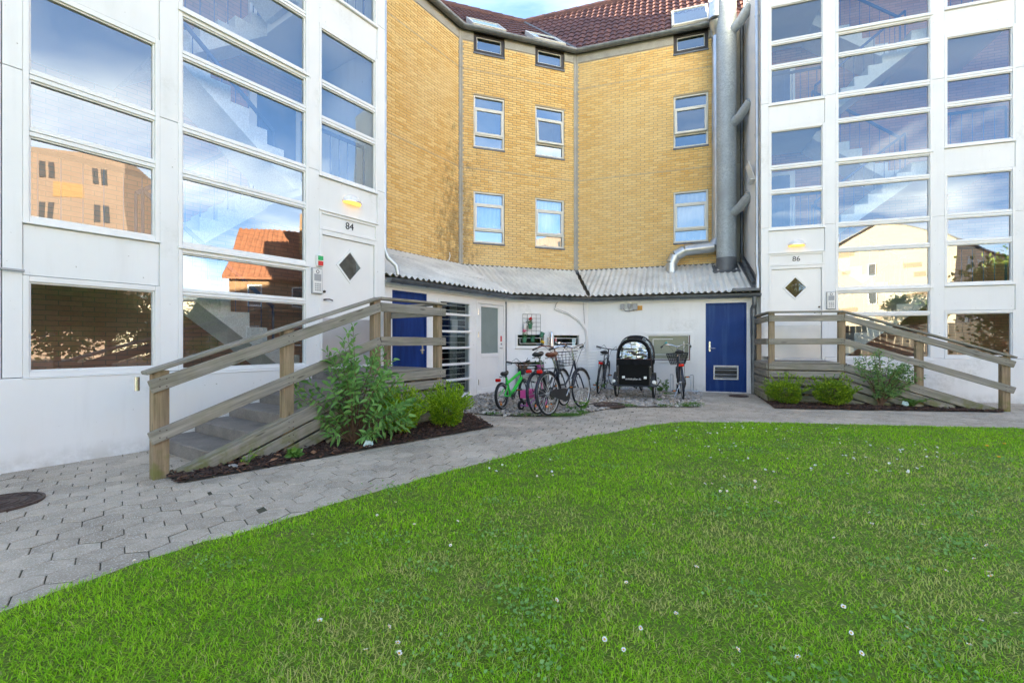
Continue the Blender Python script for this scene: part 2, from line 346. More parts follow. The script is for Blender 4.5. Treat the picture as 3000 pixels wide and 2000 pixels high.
# ------------------------------------------------------------------ mesh helpers
class MB:
    def __init__(s): s.v = []; s.f = []; s.m = []; s.g = []; s.t = []; s.M = None
    def add(s, vs, fs, mi=0, grain=None, tint=None):
        n = len(s.v)
        if tint is None: tint = .5
        for i, v in enumerate(vs):
            v = Vector(v); s.g.append(tuple(grain[i]) if grain else tuple(v)); s.t.append(tint)
            s.v.append(tuple(s.M @ v) if s.M else tuple(v))
        for f in fs: s.f.append([n+i for i in f]); s.m.append(mi)
        return s
    def box(s, x0, y0, z0, x1, y1, z1, mi=0, bev=0., tint=None):
        return s.obox(Matrix.Translation(((x0+x1)/2, (y0+y1)/2, (z0+z1)/2)), abs(x1-x0), abs(y1-y0), abs(z1-z0), mi, bev, tint)
    def obox(s, M, lx, ly, lz, mi=0, bev=0., tint=None):
        hx, hy, hz = lx/2, ly/2, lz/2; r = random.random()*20
        if bev <= 0:
            c = [Vector((x*hx, y*hy, z*hz)) for x in (-1, 1) for y in (-1, 1) for z in (-1, 1)]
            fs = [(0, 1, 3, 2), (4, 6, 7, 5), (0, 4, 5, 1), (2, 3, 7, 6), (0, 2, 6, 4), (1, 5, 7, 3)]
            return s.add([M@v for v in c], fs, mi, [(v[0]+r, v[1]+r, v[2]) for v in c], tint)
        b = min(bev, hx*.9, hy*.9, hz*.9); c = []; idx = {}
        for x in (-1, 1):
            for y in (-1, 1):
                for z in (-1, 1):
                    for k in range(3):
                        p = [x*hx, y*hy, z*hz]
                        for q in range(3):
                            if q != k: p[q] -= (x, y, z)[q]*b
                        idx[(x, y, z, k)] = len(c); c.append(Vector(p))
        fs = []
        for k in range(3):
            a, d = [(1, 2), (2, 0), (0, 1)][k]
            for sg in (-1, 1):
                L = []
                for (u, w) in ((-1, -1), (1, -1), (1, 1), (-1, 1)):
                    q = [0, 0, 0]; q[k] = sg; q[a] = u; q[d] = w; L.append(idx[tuple(q)+(k,)])
                fs.append(L if sg > 0 else L[::-1])
            for u in (-1, 1):
                for w in (-1, 1):   # edge parallel to axis k between faces a and d
                    q0 = [0, 0, 0]; q0[k] = -1; q0[a] = u; q0[d] = w; q1 = q0[:]; q1[k] = 1
                    L = [idx[tuple(q0)+(a,)], idx[tuple(q1)+(a,)], idx[tuple(q1)+(d,)], idx[tuple(q0)+(d,)]]
                    fs.append(L if u*w < 0 else L[::-1])
        for x in (-1, 1):
            for y in (-1, 1):
                for z in (-1, 1):
                    L = [idx[(x, y, z, k)] for k in range(3)]; fs.append(L if x*y*z > 0 else L[::-1])
        return s.add([M@v for v in c], fs, mi, [(v[0]+r, v[1]+r, v[2]) for v in c], tint)
    def beam(s, p0, p1, w, h, mi=0, bev=.004, up=(0, 0, 1), tint=None):
        p0, p1 = Vector(p0), Vector(p1); d = p1-p0; L = d.length; x = d.normalized(); y = Vector(up).cross(x)
        if y.length < 1e-5: y = Vector((0, 1, 0))
        y.normalize(); z = x.cross(y); M = Matrix((x, y, z)).transposed().to_4x4(); M.translation = (p0+p1)/2
        return s.obox(M, L, w, h, mi, bev, tint)
    def tube(s, pts, r, n=8, mi=0, closed=False, cap=True, half=None, tint=None):
        pts = [Vector(p) for p in pts]; k = len(pts); vs = []; fs = []; up = None
        for i, p in enumerate(pts):
            a = pts[i-1] if (i or closed) else p; b = pts[(i+1) % k] if (i < k-1 or closed) else p
            t = (b-a).normalized()
            if up is None:
                up = Vector((0, 0, 1)) if abs(t.z) < .9 else Vector((1, 0, 0))
            x = up-t*up.dot(t); x.normalize(); y = t.cross(x); up = x
            rr = r[i] if isinstance(r, (list, tuple)) else r
            if i not in (0, k-1) or closed:   # keep the section's width in bends
                c = (p-a).normalized().dot(t); rr_s = 1/max(.6, c) if c > 0 else 1
            else: rr_s = 1
            for j in range(n):
                q = 2*math.pi*j/n; vs.append(p+(x*math.cos(q)+y*math.sin(q))*rr*rr_s)
        for i in range(k if closed else k-1):
            for j in range(n):
                a, b = i*n, ((i+1) % k)*n; fs.append((a+j, a+(j+1) % n, b+(j+1) % n, b+j))
        if cap and not closed: fs.append(list(range(n))[::-1]); fs.append([(k-1)*n+j for j in range(n)])
        return s.add(vs, fs, mi, None, tint)
    def cyl(s, p0, p1, r, n=12, mi=0): return s.tube([p0, p1], r, n, mi)
    def prism(s, poly, y0, y1, mi=0, ax='xz'):
        n = len(poly); f = (lambda a, b, y: (a, y, b)) if ax == 'xz' else ((lambda a, b, y: (a, b, y)) if ax == 'xy' else (lambda a, b, y: (y, a, b)))
        vs = [f(a, b, y0) for a, b in poly]+[f(a, b, y1) for a, b in poly]
        fs = [list(range(n)), [n+i for i in range(n)][::-1]]+[(i, n+i, n+(i+1) % n, (i+1) % n) for i in range(n)]
        return s.add(vs, fs, mi)
    def lathe(s, prof, n=16, mi=0, c=(0, 0, 0)):
        vs = []; fs = []; c = Vector(c); k = len(prof)
        for r, z in prof:
            for j in range(n): vs.append(c+Vector((r*math.cos(2*math.pi*j/n), r*math.sin(2*math.pi*j/n), z)))
        for i in range(k-1):
            for j in range(n): fs.append((i*n+j, i*n+(j+1) % n, (i+1)*n+(j+1) % n, (i+1)*n+j))
        fs.append([(k-1)*n+j for j in range(n)]); fs.append(list(range(n))[::-1])
        return s.add(vs, fs, mi)
    def ring(s, c, r, tr, axis='y', n=28, k=6, mi=0, a0=0, a1=360):
        full = a1-a0 >= 360; pts = []
        for i in range(n if full else n+1):
            q = rad(a0+(a1-a0)*i/n); u, w = math.cos(q)*r, math.sin(q)*r
            pts.append(Vector(c)+(Vector((u, 0, w)) if axis == 'y' else Vector((0, u, w)) if axis == 'x' else Vector((u, w, 0))))
        return s.tube(pts, tr, k, mi, closed=full)
    def mesh(s, name, mats, smooth=False):
        me = bpy.data.meshes.new(name); me.from_pydata(s.v, [], s.f)
        for m in (mats if isinstance(mats, (list, tuple)) else [mats]): me.materials.append(MATS[m])
        if max(s.m, default=0): me.polygons.foreach_set('material_index', s.m)
        a = me.attributes.new('grain', 'FLOAT_VECTOR', 'POINT'); a.data.foreach_set('vector', [c for g in s.g for c in g])
        a = me.attributes.new('tint', 'FLOAT', 'POINT'); a.data.foreach_set('value', s.t)
        if smooth:
            me.polygons.foreach_set('use_smooth', [True]*len(me.polygons))
            if hasattr(me, 'set_sharp_from_angle'): me.set_sharp_from_angle(angle=rad(38))
        me.update(); return me
    def build(s, name, mats, parent=None, fr=None, smooth=False):
        return link(name, s.mesh(name, mats, smooth), parent, fr)
def link(name, me, parent=None, fr=None):
    o = bpy.data.objects.new(name, me); COL.objects.link(o)
    if parent: o.parent = parent
    if fr:
        b = parent.location if parent else Vector((0, 0, 0))
        o.location = (fr[0][0]-b[0], fr[0][1]-b[1], -b[2]); o.rotation_euler = (0, 0, fr[3])
    return o
def tag(o, label, cat, group=None):
    o['label'] = label; o['category'] = cat
    if group: o['group'] = group
    return o
def thing(name, label, cat, loc=(0, 0, 0), rotz=0., group=None):
    o = bpy.data.objects.new(name, None); COL.objects.link(o); o.location = loc; o.rotation_euler = (0, 0, rotz); o.empty_display_size = .2
    return tag(o, label, cat, group)
def struct(o, kind='structure'): o['kind'] = kind; return o
def text_mesh(txt, size, mat_name, depth=.003):
    cu = bpy.data.curves.new('txt', 'FONT'); cu.body = txt; cu.size = size; cu.extrude = depth; cu.align_x = 'CENTER'; cu.align_y = 'CENTER'
    ob = bpy.data.objects.new('txt', cu); COL.objects.link(ob); bpy.context.view_layer.update()
    me = bpy.data.meshes.new_from_object(ob.evaluated_get(bpy.context.evaluated_depsgraph_get()))
    bpy.data.objects.remove(ob); me.materials.clear(); me.materials.append(MATS[mat_name]); return me
WORLD = ((0, 0), (1, 0), (0, 1), 0)
def inpoly(x, y, poly):
    c = False; n = len(poly)
    for i in range(n):
        x0, y0 = poly[i-1]; x1, y1 = poly[i]
        if (y0 > y) != (y1 > y) and x < (x1-x0)*(y-y0)/(y1-y0)+x0: c = not c
    return c
def sheet(name, poly, z, m, kind='structure'):
    mb = MB(); mb.add([(x, y, z) for x, y in poly], [list(range(len(poly)))]); o = mb.build(name, m)
    return struct(o, kind) if kind else o
xy = lambda v: (v[0], v[1])
# ------------------------------------------------------------------ ground
sheet('ground', [(-400, -400), (400, -400), (400, 400), (-400, 400)], -.06, 'ground_far')
LAWN = [(-2.28, 2.03), (-2.08, 2.36), (-1.82, 2.74), (-1.45, 3.19), (-.78, 4.0), (.11, 4.94), (.82, 5.6), (1.87, 6.46), (2.2, 6.7), (2.6, 6.8), (4.0, 6.74), (7.06, 6.3), (15, 5.1), (15, -15), (-8, -15), (-6, -5), (-4.2, -1.5), (-3.1, .6)]
BED1 = [(-3.02, 4.02), (-2.81, 3.85), (-.25, 6.4), (-.73, 7.6), xy(P(FL, -3.9, -1.3)), xy(P(FL, -7.45, -1.36))]
BED2 = [xy(P(FR, 3.8, -.2)), (4.68, 8.13), (8.3, 7.72), xy(P(FR, 7.45, -1.55)), xy(P(FR, 3.8, -1.5))]
GRAVEL = [(-.73, 7.6), (-.3, 7.36), (.17, 7.30), (.93, 7.33), (1.5, 7.9), (1.94, 8.34), (3.45, 8.34), xy(P(FR, 2.70, .0)), B, A, xy(P(FL, -3.7, 0)), xy(P(FL, -3.8, -1.2))]
sheet('path_bed', [(-9, -3), (-2.0, 1.0), (.2, 4.4), (2.5, 6.5), (7, 6.0), (14, 4.9), (14, 7.6), xy(P(FR, 0, .1)), xy(P(FM, 0, .1)), xy(P(FL, -16, .1))], -.0115, 'sand_joint')
def wobble(poly, n_edge, amp=.05):   # ragged turf edge along the path
    res = []
    for i, (a, b) in enumerate(poly):
        c, d = poly[(i+1) % len(poly)]; m = max(1, int(math.hypot(c-a, d-b)/.09)) if i < n_edge else 1
        for k in range(m):
            x, y = a+(c-a)*k/m, b+(d-b)*k/m; q = noise.noise((x*2.2, y*2.2, .3))*amp+noise.noise((x*8, y*8, .9))*amp*.6 if i < n_edge else 0
            res.append((x+q*.6, y-q*.8))
    return res
LAWN_EDGE = wobble(LAWN, 12)
sheet('lawn', LAWN_EDGE, .004, 'lawn_soil')
sheet('planting_bed', BED1, .012, 'soil')
sheet('planting_bed', BED2, .012, 'soil')
sheet('gravel_bed', GRAVEL, .006, 'soil')

# path of interlocking hexagonal concrete pavers, one block at a time
path = struct(bpy.data.objects.new('path', None)); COL.objects.link(path); path.location = (0, 0, 0)
def paver_mesh(w, h1, h2, tint, clipname):
    mb = MB(); g = .005; a = w/2-.0024; out = [(-a, -h1+g*.6), (0, -h1-h2+g), (a, -h1+g*.6), (a, h1-g*.6), (0, h1+h2-g), (-a, h1-g*.6)]
    k = .965; vs = [(x, y, -.02) for x, y in out]+[(x, y, -.005) for x, y in out]+[(x*k, y*k, 0) for x, y in out]
    mb.add(vs, [[12+i for i in range(6)]]+[(6+i, 6+(i+1) % 6, 12+(i+1) % 6, 12+i) for i in range(6)], tint=tint)
    for i in range(6): mb.f.append((i, (i+1) % 6, 6+(i+1) % 6, 6+i)); mb.m.append(1)
    return mb
def lay(region, org, ang, w, h1, h2, xr, yr):
    res = []; d = (math.sin(rad(ang)), math.cos(rad(ang))); e = (-d[1], d[0]); pitch = 2*h1+h2
    for j in range(*yr):
        for i in range(*xr):
            u = (i+.5*(j % 2))*w; v = j*pitch; x = org[0]+u*d[0]+v*e[0]; y = org[1]+u*d[1]+v*e[1]
            if region(x, y): res.append((x, y, rad(90-ang)))
    return res
def offL(x, y): return (x-A[0])*FL[2][0]+(y-A[1])*FL[2][1]
def offR(x, y): return (x-B[0])*FR[2][0]+(y-B[1])*FR[2][1]
def free(x, y): return not inpoly(x, y, LAWN) and not inpoly(x, y, BED1) and not inpoly(x, y, BED2) and not inpoly(x, y, GRAVEL) and offL(x, y) < .1 and offR(x, y) < .1 and y > .2 and x > -7 and x < 12
SEAM = ((-2.84, 3.87), (-1.72, 3.17))
def side(x, y): (a, b), (c, d) = SEAM; return (c-a)*(y-b)-(d-b)*(x-a)
near_lawn = lambda x, y: any((x-a)**2+(y-b)**2 < .0 for a, b in LAWN)
LAWN_IN = [(x+.16, y-.12) if i < 12 else (x, y) for i, (x, y) in enumerate(LAWN)]
def freeb(x, y): return any(freec(x+a, y+b) for a, b in ((0, 0), (.12, 0), (-.12, 0), (0, .12), (0, -.12)))
def freec(x, y): return not inpoly(x, y, LAWN_IN) and not inpoly(x, y, [(a+.0, b+.0) for a, b in BED1]) and not inpoly(x, y, GRAVEL) and not inpoly(x, y, BED2) and offL(x, y) < .1 and offR(x, y) < .1 and y > .2 and -7 < x < 12
SETS = [((.206, .055, .058), lay(lambda x, y: freeb(x, y) and side(x, y) < .11, (-4, 2), 49, .206, .055, .058, (-30, 40), (-30, 40))),
        ((.205, .056, .056), lay(lambda x, y: freeb(x, y) and side(x, y) >= 0 and y < 8.2 and x < 2.1, (-1, 5), 46, .205, .056, .056, (-40, 60), (-40, 60))),
        ((.205, .056, .056), lay(lambda x, y: freeb(x, y) and side(x, y) >= 0 and x >= 2.0, (4, 7.5), 99, .205, .056, .056, (-30, 60), (-30, 60)))]
allp = []
for (dims, lst) in SETS:
    for (x, y, r) in lst:
        a = area_px([(x-.1, y-.06, 0), (x+.1, y-.06, 0), (x+.1, y+.06, 0), (x-.1, y+.06, 0)]); allp.append((a, dims, x, y, r))
allp.sort(key=lambda q: -q[0])
var = {}
for dims in {q[1] for q in allp}:
    var[dims] = [paver_mesh(*dims, t/5, '').mesh('paver', ['paver', 'sand_joint']) for t in range(6)]
for i, (a, dims, x, y, r) in enumerate(allp[:300]):
    o = link('paver', var[dims][random.randrange(6)], path); o.location = (x, y, random.uniform(-.003, .002)-(.004 if (dims[0] > .2055 and side(x, y) > -.02) or 1.95 < x < 2.1 else 0)); o.rotation_euler = (random.uniform(-.01, .01), random.uniform(-.01, .01), r)
mb = MB()
for (a, dims, x, y, r) in allp[300:]:
    pm = paver_mesh(*dims, random.random(), '')
    M = Matrix.Translation((x, y, random.uniform(-.003, .002)-(.004 if 1.95 < x < 2.1 and abs(r-rad(44)) < .1 else 0))) @ Matrix.Rotation(r, 4, 'Z') @ Matrix.Rotation(random.uniform(-.01, .01), 4, 'X')
    n0 = len(mb.m); mb.add([M@Vector(v) for v in pm.v], pm.f, tint=random.random()); mb.m[n0:] = pm.m
struct(mb.build('pavers_beyond', ['paver', 'sand_joint'], path), 'stuff')

# ------------------------------------------------------------------ helpers for walls
def wall_quads(mb, x0, x1, z0, z1, y, holes, mi=0, xl=None):
    xs = sorted({x0, x1, *[h[0] for h in holes], *[h[1] for h in holes]}); zs = sorted({z0, z1, *[h[2] for h in holes], *[h[3] for h in holes]})
    xs = [x for x in xs if x0 <= x <= x1]; zs = [z for z in zs if z0 <= z <= z1]
    for i in range(len(xs)-1):
        for j in range(len(zs)-1):
            cx, cz = (xs[i]+xs[i+1])/2, (zs[j]+zs[j+1])/2
            if any(h[0] < cx < h[1] and h[2] < cz < h[3] for h in holes): continue
            mb.add([(xs[i], y, zs[j]), (xs[i+1], y, zs[j]), (xs[i+1], y, zs[j+1]), (xs[i], y, zs[j+1])], [(0, 1, 2, 3)], mi)
def reveals(mb, h, y0, y1, mi=0):
    x0, x1, z0, z1 = h
    mb.add([(x0, y0, z0), (x0, y1, z0), (x0, y1, z1), (x0, y0, z1)], [(0, 1, 2, 3)], mi); mb.add([(x1, y0, z0), (x1, y0, z1), (x1, y1, z1), (x1, y1, z0)], [(0, 1, 2, 3)], mi)
    mb.add([(x0, y0, z1), (x0, y1, z1), (x1, y1, z1), (x1, y0, z1)], [(0, 1, 2, 3)], mi); mb.add([(x0, y0, z0), (x1, y0, z0), (x1, y1, z0), (x0, y1, z0)], [(0, 1, 2, 3)], mi)
def room(mb, h, y0, d, mi=0):
    x0, x1, z0, z1 = h; e = .012; x0 -= e; x1 += e; z0 -= e; z1 += e
    v = [(x0, y0, z0), (x1, y0, z0), (x1, y0, z1), (x0, y0, z1), (x0, y0+d, z0), (x1, y0+d, z0), (x1, y0+d, z1), (x0, y0+d, z1)]
    mb.add(v, [(4, 5, 6, 7), (0, 4, 7, 3), (1, 2, 6, 5), (3, 7, 6, 2), (0, 1, 5, 4)], mi)
def rect_frame(mb, x0, x1, z0, z1, y0, y1, w, mi=0, bev=.003):
    mb.box(x0, y0, z0, x0+w, y1, z1, mi, bev); mb.box(x1-w, y0, z0, x1, y1, z1, mi, bev)
    mb.box(x0+w, y0, z0, x1-w, y1, z0+w, mi, bev); mb.box(x0+w, y0, z1-w, x1-w, y1, z1, mi, bev)
def pane(x0, x1, z0, z1, y, parent, m='glass', name='pane', fr=None):
    mb = MB(); mb.add([(x0, y, z0), (x1, y, z0), (x1, y, z1), (x0, y, z1)], [(0, 1, 2, 3)]); return mb.build(name, m, parent, fr)

# ------------------------------------------------------------------ glazed stair towers
FLOORS = [.8+2.78*k for k in range(4)]; TOP = 11.5
def stack(base, lo, hi, step=2.78):   # repeat a storey's pane list upwards
    res = []
    for k in range(4):
        for a, b in base:
            a2, b2 = a+step*k, b+step*k
            if a2 > lo-.01 and b2 < hi: res.append((a2, b2))
    return res
def tower(fr, sd, c0, f0, cols, label, numtxt, ext):
    X = lambda t: c0+sd*t
    t_root = P(fr, X(.6), f0)
    root = thing('stair_tower', label, 'building', (t_root.x, t_root.y, 0))
    def bx(mb, t0, t1, y0, y1, z0, z1, mi=0, bev=.003):
        a, b = sorted((X(t0), X(t1))); return mb.box(a, y0, z0, b, y1, z1, mi, bev)
    (d0, d1), (m0, m1), (e0, e1) = cols
    seams = [.862]+[3.73+2.78*k for k in range(3)]+[TOP]
    for (a, b) in ((0, d0), (d1, m0), (m1, e0), (e1, e1+.13), (e1+.136, e1+ext)):
        for i in range(len(seams)-1):
            mb = MB(); bx(mb, a+.001, b-.001, f0, f0+.16, seams[i]+.003, seams[i+1]-.003); mb.build('wall_panel', 'white_panel', root, fr)
    mb = MB(); bx(mb, d1+.001, e1+ext, f0-.022, f0+.2, -.1, .858, bev=.006); bx(mb, 0, d1, f0-.01, f0+.2, -.1, .79); mb.build('plinth', 'white_panel', root, fr)
    mb = MB(); bx(mb, .0, .15, f0+.161, 2.1, -.1, TOP); mb.build('side_wall', 'white_panel', root, fr)
    mb = MB(); bx(mb, e1+ext-.15, e1+ext-.002, f0+.161, 2.1, -.1, .9); mb.build('end_wall', 'white_panel', root, fr); mb = MB(); bx(mb, 0, e1+ext, f0, f0+.2, TOP+.002, TOP+.1); bx(mb, 0, e1+ext, 1.9, 2.1, TOP+.002, TOP+.1); bx(mb, e1+ext-.15, e1+ext, f0+.2, 1.9, TOP+.002, TOP+.1); mb.build('roof_edge', 'white_panel', root, fr)
    xa, xb = sorted((X(.1), X(e1+ext-.1))); mb = MB(); mb.add([(xa, f0+.15, TOP+.05), (xb, f0+.15, TOP+.05), (xb, 1.95, TOP+.05), (xa, 1.95, TOP+.05)], [(0, 1, 2, 3)]); mb.build('added_roof_glazing', 'glass', root, fr)  # unseen glazed roof, added to let more daylight into the stairwell
    xe = X(e1+ext-.07); mb = MB(); mb.add([(xe, f0+.16, .9), (xe, 2.05, .9), (xe, 2.05, TOP), (xe, f0+.16, TOP)], [(0, 1, 2, 3)]); mb.build('added_end_glazing', 'glass', root, fr)  # unseen glass end wall, added so side light brightens the stairs
    # window columns
    ctr = [(.875, 1.745), (1.81, 2.235), (2.355, 3.125), (3.2, 3.66)]
    ctr = ctr+stack([(3.745, 4.52), (4.6, 5.0), (5.11, 5.885), (5.965, 6.43)], 0, TOP)
    door_c = stack([(3.73, 4.485), (4.57, 5.025), (5.11, 5.875)], 0, TOP)
    third = [(.915, 1.765)]+stack([(2.375, 3.14), (3.225, 3.675), (3.765, 4.535)], 0, TOP)
    def column(a, b, panes, heavy=()):
        groups = []; cur = [panes[0]]
        for p in panes[1:]:
            if p[0]-cur[-1][1] > .3: groups.append(cur); cur = [p]
            else: cur.append(p)
        groups.append(cur)
        for gr in groups:
            mb = MB(); zb, zt = gr[0][0]-.055, gr[-1][1]+.055
            fw = .042
            bx(mb, a, a+fw, f0-.004, f0+.09, zb, zt); bx(mb, b-fw, b, f0-.004, f0+.09, zb, zt)
            bx(mb, a-.006, b+.006, f0-.03, f0+.09, zb-.014, zb+.0, bev=.004)
            bx(mb, a+fw, b-fw, f0, f0+.09, zb+.001, gr[0][0]); bx(mb, a+fw, b-fw, f0, f0+.09, gr[-1][1], zt-.001)
            for i in range(len(gr)-1):
                z0, z1 = gr[i][1], gr[i+1][0]; zm = (z0+z1)/2
                bx(mb, a+fw, b-fw, f0+.004, f0+.09, z0, zm-.004); bx(mb, a+fw, b-fw, f0+.004, f0+.09, zm+.004, z1)
                bx(mb, a+fw, b-fw, f0+.02, f0+.08, zm-.005, zm+.005, bev=0)
                if z1-z0 > .1: bx(mb, a-.004, b+.004, f0-.026, f0+.0, zm-.016, zm+.016)
            for (z0, z1) in gr:   # glazing beads, a step back from the frame
                q = .016
                for (ta, tb, za, zc) in ((a+fw, a+fw+q, z0, z1), (b-fw-q, b-fw, z0, z1), (a+fw+q, b-fw-q, z0, z0+q), (a+fw+q, b-fw-q, z1-q, z1)): bx(mb, ta, tb, f0+.022, f0+.07, za, zc, bev=.002)
            w = mb.build('window_frame', 'white_frame', root, fr)
            for (z0, z1) in gr:
                x0, x1 = sorted((X(a+fw+.01), X(b-fw-.01))); pane(x0, x1, z0+.01, z1-.01, f0+.05, w)
        for g0, g1 in zip(groups, groups[1:]):
            mb = MB(); bx(mb, a+.003, b-.003, f0+.012, f0+.14, g0[-1][1]+.06, g1[0][0]-.073, bev=.004); mb.build('spandrel_panel', 'white_panel', root, fr)
        return groups[-1][-1][1]
    for (a, b, pn) in ((m0, m1, ctr), (d0, d1, door_c), (e0, e1, third)):
        zt = column(a, b, pn)
        if zt < TOP-.1:
            mb = MB(); bx(mb, a+.003, b-.003, f0+.012, f0+.14, zt+.06, TOP); mb.build('spandrel_panel', 'white_panel', root, fr)
    # entrance door, number panel, spandrel over it
    mb = MB(); bx(mb, d0+.003, d1-.003, f0+.012, f0+.14, 3.165, 3.655); mb.build('spandrel_panel', 'white_panel', root, fr)
    mb = MB(); x0, x1 = sorted((X(d0), X(d1)))
    rect_frame(mb, x0, x1, 2.872, 3.15, f0-.008, f0+.12, .042); mb.box(x0-.006, f0-.03, 3.15, x1+.006, f0+.1, 3.164)
    mb.box(x0+.042, f0+.014, 2.914, x1-.042, f0+.1, 3.108); np_ = mb.build('number_panel', 'white_frame', root, fr)
    tm = link('house_number', text_mesh(numtxt, .155, 'ink'), np_); tm.location = ((x0+x1)/2, f0+.011, 3.012); tm.rotation_euler = (rad(90), 0, 0)
    mb = MB(); mb.box(x0, f0-.004, .80, x0+.055, f0+.12, 2.871, 0, .004); mb.box(x1-.055, f0-.004, .80, x1, f0+.12, 2.871, 0, .004); mb.box(x0+.055, f0-.002, 2.8, x1-.055, f0+.12, 2.87, 0, .004)
    mb.box(x0+.055, f0-.02, .79, x1-.055, f0+.12, .815, 0, .004)
    mb.build('door_frame', 'white_frame', root, fr)
    mb = MB(); mb.box(x0+.06, f0+.03, .82, x1-.06, f0+.075, 2.796, 0, .004); door = mb.build('door', 'door_white', root, fr)
    cx, cz, hw, hh = (x0+x1)/2-.015*sd, 2.385, .21, .23
    mb = MB()
    def diamond(k, y): return [(cx-hw*k, y, cz), (cx, y, cz-hh*k), (cx+hw*k, y, cz), (cx, y, cz+hh*k)]
    o_, i_ = diamond(1.16, f0+.016), diamond(.98, f0+.016); ob, ib = diamond(1.2, f0+.031), diamond(.94, f0+.031)
    for k in range(4):
        n = (k+1) % 4; mb.add([o_[k], o_[n], i_[n], i_[k]], [(0, 1, 2, 3)]); mb.add([o_[k], o_[n], ob[n], ob[k]], [(3, 2, 1, 0)]); mb.add([i_[k], i_[n], ib[n], ib[k]], [(0, 1, 2, 3)])
    mb.build('diamond_frame', 'white_frame', door)
    mb = MB(); mb.add(diamond(.99, f0+.0285), [(0, 1, 2, 3)]); mb.build('painted_reflection', 'diamond_grey' if sd < 0 else 'dry_twig', door)  # flat colour stands in for the pane's reflection, grey left, brown right
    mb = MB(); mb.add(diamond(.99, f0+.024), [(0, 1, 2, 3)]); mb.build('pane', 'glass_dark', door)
    mb = MB(); mb.box(x0+.064, f0+.024, .83, x1-.064, f0+.03, 1.555, 0, .002); mb.build('kick_plate', 'steel_dull', door)
    hx = x0+.1 if sd < 0 else x1-.1; hd = 1 if sd < 0 else -1
    mb = MB(); mb.cyl((hx, f0+.03, 1.83), (hx, f0-.03, 1.83), .012, 8); mb.tube([(hx, f0-.03, 1.83), (hx+.05*hd, f0-.035, 1.835), (hx+.11*hd, f0-.03, 1.82)], .009, 6); mb.cyl((hx, f0+.03, 1.95), (hx, f0+.012, 1.95), .02, 10)
    mb.build('door_handle', 'iron', door, smooth=True)
    # inside
    mb = MB(); x0, x1 = sorted((X(.15), X(e1+ext-.16))); mb.add([(x0, 2.05, -.1), (x1, 2.05, -.1), (x1, 2.05, TOP), (x0, 2.05, TOP)], [(0, 1, 2, 3)]); mb.build('inner_brick_wall', 'brick_inner', root, fr)
    mb = MB(); bx(mb, .16, e1+ext-.17, f0+.21, 2.04, .5, .76, bev=0); mb.build('inner_floor', 'terrazzo', root, fr)
    T0, T1, nr = 1.36, m1+.02, 7; tr, rs = (T1-T0)/nr, 1.39/nr
    rail = MB()
    def hrail(p, q, base0, base1, n):
        rail.beam((X(p[0]), p[1], p[2]), (X(q[0]), q[1], q[2]), .045, .055, bev=.006)
        for i in range(n+1):
            k = i/n; t = p[0]+(q[0]-p[0])*k; zt = p[2]+(q[2]-p[2])*k; zb = base0+(base1-base0)*k
            r = .02 if i in (0, n) else .008
            rail.tube([(X(t), p[1]+(q[1]-p[1])*k, zb), (X(t), p[1]+(q[1]-p[1])*k, zt)], r, 5)
    for k, zf in enumerate(FLOORS):
        zh = zf+1.39
        if k: mb = MB(); bx(mb, .151, T0, f0+.2, 2.04, zf-.2, zf); mb.build('landing_slab', 'plaster', root, fr)
        if zh < TOP-.3: mb = MB(); bx(mb, T1, e1+.12, f0+.2, 2.04, zh-.2, zh); mb.build('landing_slab', 'plaster', root, fr)
        def flight(ta, tb, za, y0, y1):
            d = (tb-ta)/nr; pts = []
            for i in range(nr): pts += [(ta+d*i, za+rs*i), (ta+d*i, za+rs*(i+1))]
            pts += [(tb, za+rs*nr), (tb, za+rs*nr-.24), (ta+d*.4, za-.12), (ta, za-.1)]
            mb = MB(); mb.prism([(X(a), b) for a, b in pts], y0, y1); mb.build('stair_flight', 'terrazzo', root, fr)
        if zh < TOP: flight(T0, T1, zf, f0+.3, .98); hrail((T0, .92, zf+.95), (T1, .92, zh+.95), zf, zh, 9)
        if zf+2.78 < TOP+.5: flight(T1, T0, zh, 1.1, 2.03); hrail((T1, 1.16, zh+.95), (T0, 1.16, zf+2.78+.95), zh, zf+2.78, 9)
        if k: hrail((.2, f0+.3, zf+.92), (T0-.04, f0+.3, zf+.92), zf, zf, 7)
        hrail((T1+.06, f0+.3, zh+.92), (e1+.02, f0+.3, zh+.92), zh, zh, 7)
        if k:
            mb = MB(); bx(mb, .25, 1.2, 1.98, 2.045, zf, zf+2.1); mb.build('flat_door_frame', 'white_frame', root, fr)
            mb = MB(); bx(mb, .36, 1.08, 1.97, 1.979, zf+.02, zf+2.0); mb.build('flat_door', 'blue_rail', root, fr)
    rail.build('stair_railing', 'blue_rail', root, fr)
    # things fixed to the front
    lx = X(d0+.5)
    return root
TL = tower(FL, -1, -3.835, -.12, [(.157, 1.231), (1.398, 3.024), (3.203, 4.27)], 'white stair tower with large glazed panes and door number 84', '84', 2.2)
TR = tower(FR, 1, 3.921, -.25, [(.156, 1.230), (1.433, 3.111), (3.303, 4.407)], 'white stair tower with glazed staircase and door number 86', '86', 2.6)

